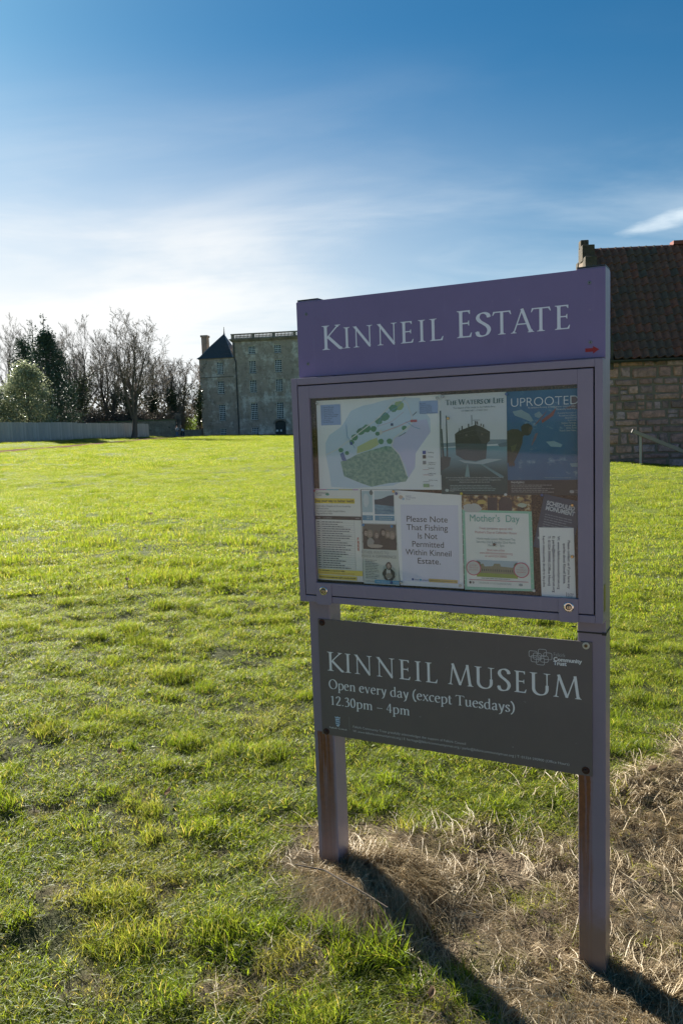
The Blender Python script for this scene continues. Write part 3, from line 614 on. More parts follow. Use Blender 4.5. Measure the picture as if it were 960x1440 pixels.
def print_mat(name, fn):
    mt_, t_, out_ = new_mat(name); co_ = t_.add('ShaderNodeTexCoord').outputs['Object']; principled(t_, out_, fn(t_, co_), 0.45, 0, 0.4); return mt_


# 1 estate map
s = Sheet('map_poster', 'large landscape estate map with green woods in the upper left of the case', 0.0755, 1.3285, 0.427, 0.288, (0.74, 0.79, 0.80))
def mp(x, y): return ((x - 68) / (868 - 68) * 0.427, (676 - y) / (676 - 95) * 0.288)
def mps(L): return [mp(*q) for q in L]
s.poly(mps([(122, 370), (150, 320), (230, 270), (262, 230), (300, 170), (380, 140), (450, 130), (520, 112), (640, 100), (740, 110), (760, 180), (800, 240), (800, 320), (740, 400), (705, 450), (700, 540), (650, 610), (560, 650), (300, 668), (150, 660), (140, 560), (120, 450)]), print_mat('map_wash', lambda t_, c_: t_.mix(t_.noise(c_, 9.0, 3), (0.42, 0.58, 0.68), (0.56, 0.66, 0.77))))
s.poly(mps([(560, 400), (580, 350), (650, 320), (700, 250), (780, 240), (800, 320), (740, 400), (705, 450), (700, 530), (660, 600), (640, 520), (600, 450)]), (0.50, 0.53, 0.72))
s.poly(mps([(330, 445), (335, 400), (420, 360), (465, 345), (475, 390), (420, 420)]), (0.46, 0.53, 0.28))
wood = print_mat('map_wood', lambda t_, c_: t_.mix(t_.ramp(t_.noise(c_, 85.0, 4, 0.7), [(0.42, 0.0), (0.6, 1.0)]), (0.12, 0.26, 0.22), (0.27, 0.42, 0.34)))
s.poly(mps([(220, 495), (270, 480), (330, 450), (420, 425), (520, 400), (555, 405), (600, 455), (630, 530), (655, 600), (640, 625), (530, 635), (420, 658), (350, 635), (240, 590)]), wood)
r_ = random.Random(4)
for (cx_, cy_2, rx) in ((610, 150, 30), (575, 165, 26), (520, 215, 28), (480, 240, 24), (400, 285, 26), (360, 305, 24), (320, 340, 22), (445, 290, 20), (490, 370, 18), (545, 370, 18), (300, 370, 16), (640, 290, 16), (225, 420, 16), (470, 320, 14), (265, 440, 14)):
    q = mp(cx_, cy_2); s.blob(q[0], q[1], rx * 0.00053, rx * 0.00046, (0.10, 0.26, 0.17) if cy_2 > 200 or cx_ < 590 else (0.30, 0.42, 0.20), cx_)
s.line(mps([(120, 450), (200, 415), (330, 325), (480, 220), (580, 125), (640, 118), (665, 140), (690, 225), (685, 270), (620, 320), (575, 350), (558, 400), (610, 460), (650, 590)]), 0.0032, (0.62, 0.66, 0.66))
s.line(mps([(500, 312), (600, 280), (690, 242)]), 0.0022, (0.55, 0.36, 0.38)); s.line(mps([(470, 275), (560, 250), (640, 190)]), 0.0012, (0.50, 0.38, 0.46))
s.line(mps([(267, 258), (270, 330), (320, 410)]), 0.0018, (0.16, 0.34, 0.55)); s.line(mps([(655, 100), (600, 160), (500, 210), (470, 280)]), 0.0014, (0.16, 0.34, 0.55)); s.line(mps([(650, 250), (700, 285), (738, 300)]), 0.0016, (0.16, 0.34, 0.55))
s.poly(mps([(218, 445), (240, 432), (262, 490), (232, 488)]), (0.10, 0.17, 0.38)); s.rect(*mp(288, 388), *mp(305, 370), (0.05, 0.10, 0.30)); s.rect(*mp(680, 256), *mp(720, 241), (0.42, 0.08, 0.10)); s.rect(*mp(556, 274), *mp(572, 258), (0.03, 0.06, 0.16))
s.line(mps([(332, 303), (378, 275)]), 0.0016, (0.06, 0.08, 0.14)); s.line(mps([(605, 343), (650, 318)]), 0.0016, (0.06, 0.08, 0.14)); s.line(mps([(695, 215), (720, 193)]), 0.0018, (0.02, 0.02, 0.03))
s.blob(*mp(492, 312), 0.005, 0.0075, (0.60, 0.62, 0.60), 3)
s.rect(*mp(98, 256), *mp(232, 124), (0.27, 0.38, 0.62)); s.rect(*mp(736, 208), *mp(848, 130), (0.27, 0.38, 0.62))
x, z = mp(104, 140)
s.text('1  Kinneil Museum\n2  Main park area\n3  Kinneil House\n4  Kinneil Church\n5  James Watt\'s Cottage\n6  Children\'s Play Park\n7  Old orchard\n8  Foreshore\n9  Roman Fortlet', x, z - 0.002, 0.0066, (0.01, 0.02, 0.06), 0.060, spacing=0.9)
x, z = mp(741, 146); s.text('Bo\'ness\nTown Centre\nHarbour & Rail\nMotor Museum\nKinneil Railway\nBo\'ness & Foreshore', x, z - 0.001, 0.0062, (0.01, 0.02, 0.06), 0.052, spacing=0.92)
for k, (y_, tx, c_) in enumerate(((445, 'Parking', (0.03, 0.08, 0.30)), (472, 'Toilets', (0.05, 0.05, 0.05)), (508, 'Children\'s\nplay area', (0.20, 0.22, 0.24)), (542, 'Railway', (0.5, 0.35, 0.35)), (575, 'Paths and\ntracks', (0.50, 0.25, 0.25)), (617, 'Cycle route', (0.35, 0.35, 0.38)), (650, 'Forest', (0.25, 0.40, 0.22)))):
    x, z = mp(750, y_ + 10); s.rect(x, z, x + 0.0105 + (0.009 if k > 2 else 0), z + (0.0105 if k < 3 or k == 6 else 0.0014), c_); x, z = mp(783, y_ + 4); s.text(tx, x, z, 0.0062, (0.03, 0.04, 0.07), spacing=0.8)
s.done()
# 2 the health walks programme
s = Sheet('walks_programme', 'yellow banded better health walks timetable at the lower left of the case', 0.0562, 1.0270, 0.1690, 0.3035, (0.78, 0.77, 0.72), cat='notice')
s.rect(0.002, 0.2990, 0.160, 0.3015, (0.40, 0.10, 0.35)); s.rect(0.045, 0.2990, 0.090, 0.3016, (0.10, 0.35, 0.50)); s.rect(0.090, 0.2990, 0.140, 0.3017, (0.45, 0.42, 0.08))
s.blob(0.048, 0.285, 0.007, 0.004, (0.08, 0.35, 0.25), 4); s.text('Community\nTrust', 0.006, 0.287, 0.0095, (0.03, 0.03, 0.04), spacing=0.75)
s.rect(0.0, 0.2555, 0.146, 0.2720, (0.80, 0.62, 0.05)); s.text('Step your way to better health', 0.002, 0.2595, 0.0130, (0.03, 0.03, 0.02), 0.142, bold=0.0003)
s.text('weekly walks in Grangemouth, Bo\'ness, Bonnybridge,\nFalkirk and Larbert.\nAre your people healthy, Strength & Balance,\nBuggy and Nordic Walks', 0.004, 0.2440, 0.0082, (0.03, 0.03, 0.04), 0.128, spacing=1.0)
s.rect(0.0, 0.2020, 0.169, 0.2140, (0.035, 0.033, 0.030)); s.text('TIME', 0.006, 0.2055, 0.006, (0.5, 0.5, 0.5)); s.text('LOCATION', 0.030, 0.2055, 0.006, (0.5, 0.5, 0.5)); s.text('WEEK', 0.146, 0.2055, 0.006, (0.5, 0.5, 0.5))
for k in range(21):
    zz = 0.1935 - k * 0.00755; s.rect(0.002, zz - 0.0020, 0.142, zz - 0.0015, (0.33, 0.34, 0.34))
s.scribble(0.006, 0.1930, 0.018, 21, 0.00755, (0.10, 0.10, 0.11), 0.0026, 3, 0.0); s.scribble(0.024, 0.1930, 0.135, 21, 0.00755, (0.13, 0.13, 0.14), 0.0026, 5, 0.5)
s.line([(0.0215, 0.200), (0.0215, 0.040)], 0.0008, (0.3, 0.3, 0.3)); s.line([(0.143, 0.200), (0.143, 0.040)], 0.0008, (0.3, 0.3, 0.3)); s.line([(0.1685, 0.30), (0.1685, 0.004)], 0.0012, (0.25, 0.25, 0.25))
s.text('F\nR\nE\nE', 0.1515, 0.137, 0.0125, (0.50, 0.10, 0.05), bold=0.0004, spacing=0.9)
s.rect(0.004, 0.0195, 0.167, 0.0365, (0.84, 0.66, 0.14)); s.text('For information on any of our walks:', 0.008, 0.0300, 0.0072, (0.04, 0.03, 0.02), 0.095, bold=0.0002); s.text('www.falkirkcommunitytrust.org or call 01324', 0.008, 0.0225, 0.0068, (0.42, 0.12, 0.04), 0.130)
s.rect(0.006, 0.004, 0.146, 0.0170, (0.82, 0.64, 0.12)); s.text('falkirkcommunitytrust.org/free/active-health', 0.008, 0.0080, 0.0070, (0.04, 0.03, 0.02), 0.134, bold=0.0002)
s.done()
# 3 two pictures of the shore
s = Sheet('shore_leaflet', 'white leaflet with two blue shoreline pictures beside the walks timetable', 0.2275, 1.2195, 0.1180, 0.1080, (0.78, 0.80, 0.80), cat='leaflet')
sea = print_mat('sea_print', lambda t_, c_: t_.ramp(t_.noise(t_.mapping(c_, (3, 1, 9)), 12.0, 5, 0.7), [(0.35, (0.06, 0.16, 0.25)), (0.62, (0.22, 0.38, 0.48))]))
s.rect(0.001, 0.036, 0.038, 0.104, (0.42, 0.55, 0.60)); s.blob(0.016, 0.075, 0.010, 0.022, (0.60, 0.66, 0.68), 3); s.blob(0.034, 0.099, 0.006, 0.008, (0.10, 0.14, 0.15), 6)
s.rect(0.001, 0.010, 0.038, 0.026, (0.10, 0.28, 0.42)); s.rect(0.045, 0.030, 0.112, 0.104, sea); s.rect(0.045, 0.078, 0.112, 0.104, (0.50, 0.60, 0.64)); s.poly([(0.045, 0.062), (0.112, 0.056), (0.112, 0.092), (0.095, 0.090), (0.070, 0.080), (0.045, 0.076)], (0.03, 0.06, 0.09))
s.rect(0.045, 0.010, 0.112, 0.026, (0.10, 0.28, 0.42)); s.scribble(0.060, 0.020, 0.108, 2, 0.006, (0.45, 0.55, 0.60), 0.0022, 4); s.scribble(0.016, 0.020, 0.036, 2, 0.006, (0.45, 0.55, 0.60), 0.0022, 5); s.done()
# 4 other ways to make a difference
s = Sheet('volunteer_poster', 'grey volunteering poster with a photograph of women left of the fishing notice', 0.2262, 1.0230, 0.1245, 0.1960, (0.60, 0.62, 0.56))
s.rect(0.002, 0.1130, 0.1185, 0.1945, (0.035, 0.030, 0.028)); s.rect(0.002, 0.160, 0.1185, 0.1945, (0.14, 0.13, 0.115))
for k, (x, z, hr) in enumerate(((0.012, 0.168, (0.05, 0.04, 0.03)), (0.027, 0.166, (0.26, 0.22, 0.17)), (0.050, 0.163, (0.13, 0.10, 0.08)), (0.073, 0.171, (0.05, 0.04, 0.035)), (0.089, 0.166, (0.18, 0.14, 0.10)), (0.105, 0.163, (0.24, 0.20, 0.16)))):
    s.blob(x, z - 0.003, 0.0105, 0.0145, hr, 20 + k); s.blob(x + 0.001, z - 0.004, 0.0058, 0.0085, (0.38, 0.30, 0.25), 40 + k, j=0.04); s.rect(x - 0.003, z - 0.0015, x + 0.0045, z - 0.0006, (0.06, 0.04, 0.03)); s.blob(x + 0.001, z - 0.0085, 0.002, 0.0009, (0.25, 0.12, 0.11), 3, 8)
    s.blob(x + 0.002, z - 0.032, 0.013, 0.0165, ((0.03, 0.03, 0.03), (0.32, 0.31, 0.29), (0.06, 0.055, 0.055), (0.04, 0.035, 0.03), (0.035, 0.03, 0.03), (0.04, 0.035, 0.04))[k], 60 + k)
s.blob(0.045, 0.1245, 0.026, 0.0055, (0.42, 0.36, 0.30), 5); s.text('OTHER WAYS TO', -0.004, 0.0990, 0.0130, (0.30, 0.33, 0.31), 0.094); s.text('MAKE A DIFFERENCE', -0.004, 0.0865, 0.0130, (0.30, 0.33, 0.31), 0.120)
s.scribble(0.008, 0.077, 0.058, 12, 0.0053, (0.20, 0.22, 0.20), 0.0019, 9, 0.4)
s.blob(0.090, 0.036, 0.0245, 0.030, (0.42, 0.46, 0.43), 2); s.blob(0.090, 0.034, 0.021, 0.022, (0.06, 0.055, 0.055), 7); s.blob(0.089, 0.038, 0.0085, 0.020, (0.55, 0.54, 0.50), 8); s.blob(0.090, 0.062, 0.0095, 0.0125, (0.08, 0.06, 0.05), 6); s.blob(0.090, 0.061, 0.0060, 0.0085, (0.40, 0.32, 0.27), 9, j=0.03); s.blob(0.090, 0.030, 0.012, 0.009, (0.30, 0.27, 0.23), 12)
s.rect(0.040, 0.0035, 0.1245, 0.0150, (0.14, 0.38, 0.56)); s.text('www.falkirkcommunitytrust.org', 0.047, 0.0070, 0.0066, (0.6, 0.68, 0.72)); s.text('volunteering', 0.008, 0.0080, 0.0060, (0.1, 0.1, 0.1)); s.done()
# 5 no fishing
s = Sheet('fishing_notice', 'white notice in large black type reading Please Note That Fishing Is Not Permitted', 0.3540, 1.0250, 0.2090, 0.2950, (0.82, 0.82, 0.82), ang=0.0, quad=[(0.0, 0.0), (0.2090, 0.0012), (0.2070, 0.2880), (-0.0110, 0.3020)], cat='notice')
s.rect(0.008, 0.014, 0.1960, 0.2570, (0.68, 0.68, 0.80))
s.blob(0.010, 0.280, 0.0075, 0.006, (0.55, 0.42, 0.34), 2); s.blob(0.018, 0.275, 0.0045, 0.004, (0.35, 0.48, 0.62), 3); s.text('Falkirk\nCommunity\nTrust', 0.026, 0.2815, 0.0070, (0.22, 0.25, 0.35), spacing=0.72)
for k, (tx, a, b_) in enumerate((('Please Note', 217, 627), ('That Fishing', 217, 632), ('Is Not', 328, 522), ('Permitted', 268, 585), ('Within Kinneil', 202, 662), ('Estate.', 320, 548))):
    kk = 0.209 / 640; x0 = (a - 138) * kk; wd_ = (b_ - a) * kk; s.text(tx, x0, 0.2035 - k * 0.0262, 0.0265, (0.020, 0.020, 0.022), wd_)
s.rect(0.0965, 0.0160, 0.1900, 0.0265, (0.62, 0.44, 0.14)); s.text('www.falkirkcommunitytrust.org', 0.100, 0.0192, 0.0070, (0.12, 0.09, 0.05), 0.086)
s.rect(0.0400, 0.0180, 0.0460, 0.0245, (0.06, 0.10, 0.30)); s.text('/falkirkct', 0.0475, 0.0190, 0.0055, (0.1, 0.12, 0.3)); s.blob(0.069, 0.021, 0.0035, 0.003, (0.10, 0.38, 0.60), 2); s.text('@falkirkct', 0.0740, 0.0190, 0.0055, (0.1, 0.12, 0.3)); s.done()
# 6 waters of life
s = Sheet('ship_poster', 'poster of a dark ship headed The Waters of Life over green water', 0.4990, 1.3155, 0.2035, 0.2990, (0.58, 0.63, 0.66))
def wp(x, y): return ((x - 44) / (447 - 44) * 0.2035, (722 - y) / (722 - 98) * 0.2990)
def wps(L): return [wp(*q) for q in L]
s.poly([wp(44, 430), wp(447, 420), wp(447, 722), wp(44, 722)], print_mat('green_water_print', lambda t_, c_: t_.mix(t_.smooth(t_.add('ShaderNodeSeparateXYZ', inp={0: c_}).outputs[2], 0.05, 0.135), (0.006, 0.055, 0.060), t_.mix(t_.noise(t_.mapping(c_, (2, 1, 8)), 14.0, 4), (0.10, 0.26, 0.33), (0.24, 0.38, 0.44)))))
s.poly(wps([(44, 400), (150, 395), (150, 380), (447, 385), (447, 408), (44, 425)]), (0.20, 0.27, 0.33))
for P in ([(44, 600), (52, 195), (42, 195), (40, 600)], [(80, 495), (90, 495), (86, 228), (80, 228)], [(52, 500), (66, 500), (56, 310), (50, 310)], [(44, 575), (95, 545), (108, 490), (60, 480), (44, 490)]): s.poly(wps(P), (0.035, 0.065, 0.075))
s.poly(wps([(134, 345), (160, 325), (230, 300), (265, 290), (300, 305), (348, 335), (346, 390), (330, 405), (320, 500), (258, 514), (190, 505), (140, 475), (136, 400)]), (0.030, 0.032, 0.040))
s.poly(wps([(262, 292), (348, 335), (346, 388), (330, 404), (300, 406), (270, 350)]), (0.055, 0.056, 0.066)); s.line(wps([(140, 347), (262, 322), (345, 345)]), 0.0007, (0.12, 0.12, 0.14)); s.line(wps([(140, 372), (262, 352), (345, 370)]), 0.0005, (0.09, 0.09, 0.10)); s.blob(*wp(205, 352), 0.0035, 0.003, (0.11, 0.10, 0.10), 5); s.blob(*wp(300, 350), 0.0035, 0.003, (0.11, 0.10, 0.10), 6)
s.poly(wps([(136, 403), (330, 408), (322, 498), (258, 513), (190, 503), (142, 474)]), (0.055, 0.085, 0.105)); s.poly(wps([(150, 505), (258, 520), (330, 500), (420, 505), (300, 535), (190, 525)]), (0.32, 0.44, 0.48))
s.poly(wps([(205, 535), (212, 535), (222, 612), (192, 612)]), (0.16, 0.32, 0.34)); s.poly(wps([(290, 535), (305, 535), (430, 612), (405, 618)]), (0.13, 0.27, 0.30)); s.poly(wps([(392, 412), (447, 400), (447, 428), (405, 430)]), (0.13, 0.19, 0.24))
for a, b_, c_ in (((240, 290), (240, 230), 3), ((245, 262), (290, 262), 2), ((262, 292), (262, 268), 8), ((180, 318), (180, 295), 7), ((220, 303), (220, 283), 7), ((310, 308), (310, 290), 6), ((275, 290), (272, 270), 7), ((294, 300), (296, 285), 6), ((160, 325), (165, 308), 4)): s.line([wp(*a), wp(*b_)], c_ * 0.0005, (0.035, 0.04, 0.05))
mb_ = MB(); text_w = lambda *a: None
mb = MB(); xq = wp(80, 163); sc_ = 0.1790 / (sum(G[c][0] * (1.25 if i in (0, 4, 14) else 1) for i, c in enumerate('THE WATERS OF LIFE'))); xc = xq[0]
for i, c in enumerate('THE WATERS OF LIFE'):
    k = 1.25 if i in (0, 4, 14) else 1.0; draw_glyph(mb, c, xc, xq[1], sc_ * k, 0.0125 * k, s.lay() - 0.0003, 0, 1.5); xc += G[c][0] * sc_ * k
mb.build('lettering', flat((0.006, 0.085, 0.095), 0.5), s.o)
s.text('The impact of the canals in the Falkirk Area', *wp(128, 188), 0.0078, (0.03, 0.09, 0.11), 0.1280); s.text('1ST FEBRUARY - 17 MAY 2020', *wp(176, 207), 0.0068, (0.03, 0.09, 0.11), 0.080)
s.text('Join us to learn why Bo\'ness was once known as Pharpuirt, how hundreds\nof acres of land was reclaimed for the sea and how Grangemouth\'s\nshipyards sent ships all over the world.', wp(250, 0)[0], wp(0, 621)[1], 0.0070, (0.45, 0.55, 0.55), 0.178, align='CENTER', spacing=0.95)
s.scribble(*wp(100, 668), wp(395, 0)[0], 4, 0.0048, (0.22, 0.36, 0.36), 0.0018, 5, 0.25); s.blob(*wp(80, 697), 0.006, 0.0045, (0.35, 0.45, 0.45), 4); s.text('Community\nTrust', wp(96, 0)[0], wp(0, 697)[1], 0.0062, (0.4, 0.5, 0.5), spacing=0.75); s.done()
# 7 uprooted
s = Sheet('uprooted_poster', 'blue sky poster headed UPROOTED with a dark figure leaning in from the left', 0.7032, 1.3150, 0.2050, 0.2990, print_mat('cloudy_blue_print', lambda t_, c_: t_.mix(t_.smooth(t_.noise(t_.mapping(c_, (1, 1, 1.6)), 17.0, 6, 0.65), 0.56, 0.74), t_.mix(t_.noise(c_, 6.0, 3), (0.006, 0.065, 0.175), (0.020, 0.160, 0.320)), (0.34, 0.52, 0.58))))
def up(x, y): return ((x - 449) / (880 - 449) * 0.2000, (722 - y) / (722 - 82) * 0.2990)
def ups(L): return [up(*q) for q in L]
s.poly(ups([(449, 630), (895, 628), (895, 724), (449, 722)]), (0.016, 0.017, 0.019))
s.poly(ups([(485, 205), (540, 195), (590, 225), (615, 265), (600, 272), (540, 245), (500, 230)]), (0.20, 0.31, 0.34)); s.poly(ups([(620, 225), (650, 210), (672, 235), (650, 250), (625, 242)]), (0.16, 0.27, 0.32))
s.poly(ups([(690, 395), (740, 392), (790, 415), (780, 430), (720, 425)]), (0.20, 0.34, 0.40)); s.poly(ups([(832, 530), (880, 525), (880, 550), (845, 550)]), (0.18, 0.32, 0.38))
s.poly(ups([(449, 325), (480, 312), (520, 315), (540, 330), (548, 362), (545, 400), (525, 450), (505, 490), (490, 520), (449, 522)]), (0.022, 0.026, 0.022)); s.poly(ups([(455, 520), (488, 510), (497, 530), (490, 548), (480, 535), (476, 552), (468, 536), (460, 550)]), (0.045, 0.035, 0.030))
s.poly(ups([(540, 330), (537, 300), (555, 284), (580, 281), (604, 293), (610, 312), (603, 325), (597, 345), (580, 356), (558, 352), (548, 362)]), (0.018, 0.018, 0.020)); s.poly(ups([(590, 300), (606, 302), (609, 314), (602, 325), (596, 342), (585, 345), (582, 320)]), (0.060, 0.045, 0.038))
s.poly(ups([(470, 420), (510, 405), (500, 440), (480, 460)]), (0.07, 0.08, 0.035)); s.poly(ups([(615, 298), (690, 215), (700, 205), (672, 245), (640, 280)]), (0.17, 0.06, 0.06)); s.poly(ups([(665, 262), (720, 225), (756, 190), (735, 240), (690, 268), (668, 282)]), (0.24, 0.05, 0.035)); s.poly(ups([(600, 418), (625, 345), (642, 340), (630, 375), (605, 415)]), (0.15, 0.10, 0.14)); s.poly(ups([(840, 130), (880, 130), (880, 205), (800, 200), (850, 180)]), (0.10, 0.05, 0.07))
s.text('UPROOTED', *up(472, 176), 0.0360, (0.72, 0.76, 0.78), 0.1890, bold=-0.0006); s.text('An exhibition focusing on the migration camps in Calais.\nCurated by Scott Irvin.', up(872, 0)[0], up(0, 190)[1], 0.0072, (0.50, 0.54, 0.56), 0.1340, align='RIGHT', spacing=1.05)
s.text('Featuring the work of:\nAnonymous refugees\nNick Ellwood\nScott Irvin\nSuzanne Partridge\nFrederik Subei\nHelen Todd\nYousef Omar Yamin', up(872, 0)[0], up(0, 230)[1], 0.0072, (0.46, 0.50, 0.52), 0.050, align='RIGHT', spacing=0.98)
s.text('theparkgallery', *up(470, 648), 0.0088, (0.42, 0.42, 0.42), 0.040, bold=0.0003); s.scribble(*up(472, 663), up(745, 0)[0], 5, 0.0050, (0.26, 0.26, 0.26), 0.0020, 8, 0.35); s.blob(*up(845, 700), 0.0065, 0.005, (0.32, 0.32, 0.34), 4); s.text('Falkirk\nCommunity', up(860, 0)[0], up(0, 697)[1], 0.0062, (0.35, 0.35, 0.36), spacing=0.75); s.scribble(*up(680, 617), up(850, 0)[0], 1, 0.004, (0.12, 0.26, 0.34), 0.0016, 3); s.done()
# 8 mother's day
s = Sheet('tea_poster', 'mint bordered Mother\'s Day afternoon tea poster with cakes along its top', 0.5655, 1.0270, 0.2100, 0.2850, (0.28, 0.58, 0.42), quad=[(0.0015, -0.0030), (0.2125, 0.0045), (0.2060, 0.2880), (-0.0030, 0.2850)])
food = print_mat('cake_print', lambda t_, c_: t_.ramp(t_.noise(t_.mapping(c_, (1, 1, 1.2)), 62.0, 5, 0.6), [(0.38, (0.020, 0.012, 0.010)), (0.48, (0.13, 0.06, 0.03)), (0.56, (0.42, 0.28, 0.10)), (0.66, (0.58, 0.55, 0.48))]))
s.poly([(-0.003, 0.2420), (0.2070, 0.2400), (0.2060, 0.2878), (-0.0028, 0.2848)], food)
s.rect(0.076, 0.241, 0.106, 0.280, (0.045, 0.032, 0.040)); s.rect(0.110, 0.241, 0.150, 0.270, (0.050, 0.032, 0.040)); s.blob(0.131, 0.270, 0.018, 0.012, (0.05, 0.035, 0.04), 4)
for x, z, rx, c_ in ((0.014, 0.262, 0.012, (0.48, 0.34, 0.14)), (0.058, 0.266, 0.014, (0.55, 0.40, 0.10)), (0.036, 0.258, 0.008, (0.58, 0.54, 0.42)), (0.175, 0.276, 0.008, (0.50, 0.36, 0.12)), (0.030, 0.247, 0.030, (0.50, 0.50, 0.48)), (0.180, 0.258, 0.014, (0.45, 0.50, 0.40))): s.blob(x, z, rx, rx * 0.45, c_, int(x * 1000))
s.poly([(0.0090, 0.0070), (0.2030, 0.0110), (0.1980, 0.2335), (0.0060, 0.2350)], (0.80, 0.81, 0.77))
r_ = random.Random(8)
for k in range(15):
    for xx in (0.0015 - 0.002, 0.2048): s.blob(xx + 0.0025 * (k % 2), 0.012 + k * 0.0155, 0.0018, 0.0018, (0.50, 0.62, 0.54), k, 8)
# hand-drawn looking heading
s.text("Mother's  Day", 0.020, 0.2075, 0.0300, (0.14, 0.40, 0.34), 0.150)
s.text('Treat someone special this\nMother\'s Day at Callendar House', 0.100, 0.1840, 0.0105, (0.55, 0.27, 0.27), 0.126, align='CENTER', spacing=1.15)
s.text('Home made Luxury Afternoon Tea\nSaturday 21st & Sunday 22nd March\n10am, 12 - 3pm', 0.100, 0.1530, 0.0098, (0.24, 0.33, 0.32), 0.118, align='CENTER', spacing=1.0)
s.text('Book now online\nwww.falkirkcommunitytrust.org\nor call 01324 506850', 0.100, 0.1195, 0.0095, (0.55, 0.22, 0.24), 0.100, align='CENTER', spacing=0.97)
s.rect(0.040, 0.040, 0.165, 0.0905, (0.40, 0.50, 0.56)); s.rect(0.040, 0.040, 0.165, 0.052, (0.28, 0.36, 0.06)); s.poly([(0.048, 0.052), (0.160, 0.052), (0.160, 0.072), (0.155, 0.078), (0.150, 0.072), (0.115, 0.074), (0.112, 0.082), (0.095, 0.082), (0.090, 0.074), (0.065, 0.072), (0.062, 0.080), (0.055, 0.080), (0.052, 0.070)], (0.26, 0.24, 0.15))
for k in range(15): s.rect(0.056 + k * 0.0066, 0.058, 0.0585 + k * 0.0066, 0.065, (0.06, 0.07, 0.06))
s.blob(0.044, 0.076, 0.010, 0.012, (0.08, 0.14, 0.05), 2); s.blob(0.162, 0.077, 0.008, 0.010, (0.08, 0.14, 0.05), 3)
for cx_, tx in ((0.0310, 'LUXURY\nTEA £15.50\nper person'), (0.1760, 'Gift\nvouchers\navailable')):
    s.blob(cx_, 0.0660, 0.0230, 0.0230, (0.52, 0.05, 0.12), 0, 30, 0.0); s.blob(cx_, 0.0660, 0.0205, 0.0205, (0.58, 0.58, 0.55), 0, 30, 0.0); s.text(tx, cx_, 0.0720, 0.0068, (0.52, 0.12, 0.16), 0.030, align='CENTER')
s.scribble(0.055, 0.0355, 0.150, 1, 0.01, (0.3, 0.3, 0.3), 0.0018, 5); s.line([(0.016, 0.0300), (0.196, 0.0315)], 0.0016, (0.50, 0.08, 0.14)); s.blob(0.020, 0.0215, 0.0035, 0.0040, (0.04, 0.04, 0.04), 2); s.blob(0.030, 0.0215, 0.003, 0.0035, (0.3, 0.3, 0.3), 3); s.text('CALLENDAR HOUSE CALLENDAR PARK', 0.046, 0.0195, 0.0078, (0.30, 0.36, 0.34), 0.100); s.blob(0.174, 0.022, 0.006, 0.004, (0.3, 0.34, 0.34), 4); s.done()
# 9 scheduled monument card
s = Sheet('monument_card', 'small navy card headed SCHEDULED MONUMENT tilted under the blue sky poster', 0.7760, 1.1640, 0.1090, 0.1580, (0.030, 0.050, 0.095), ang=-0.215, cat='card')
s.text('SCHEDULED\nMONUMENT', 0.012, 0.1290, 0.0175, (0.50, 0.53, 0.57), 0.083, bold=0.0007, spacing=0.85); s.scribble(0.014, 0.100, 0.098, 6, 0.0072, (0.17, 0.21, 0.26), 0.0026, 4, 0.3); s.scribble(0.014, 0.050, 0.092, 2, 0.0072, (0.20, 0.24, 0.29), 0.0026, 6, 0.3); s.blob(0.013, 0.030, 0.0062, 0.004, (0.30, 0.38, 0.44), 3); s.done()
# 10 contact strip hung sideways
s = Sheet('contact_notice', 'narrow white contact notice pinned sideways in the lower right corner of the case', 0.7965, 1.0190, 0.0990, 0.2025, (0.80, 0.80, 0.79), quad=[(0.003, 0), (0.1005, 0.0), (0.0950, 0.2030), (-0.0030, 0.2020)], cat='notice')
NV = (0.03, 0.035, 0.08)
for tx, x, z, wd_, sz in (('Please contact us if you have any', 0.0780, 0.167, 0.140, 0.0100), ('queries about Kinneil Estate.', 0.0655, 0.158, 0.118, 0.0100), ('W: www.falkirkcommunitytrust.org', 0.0495, 0.178, 0.155, 0.0100), ('E: parks@falkirkcommunitytrust.org', 0.0355, 0.178, 0.164, 0.0100), ('T: 01324 590900 (Office Hours)', 0.0225, 0.178, 0.146, 0.0100), ('Report criminal activity directly to the police', 0.0080, 0.178, 0.150, 0.0085)):
    s.text(tx, x, z, sz, NV, wd_, bold=0.00025, rot=-math.pi / 2)
s.line([(0.0740, 0.016), (0.0740, 0.003)], 0.0012, (0.04, 0.04, 0.05)); s.scribble(0.0765, 0.0125, 0.0950, 4, 0.0032, (0.25, 0.26, 0.28), 0.0014, 4, 0.2); s.done()

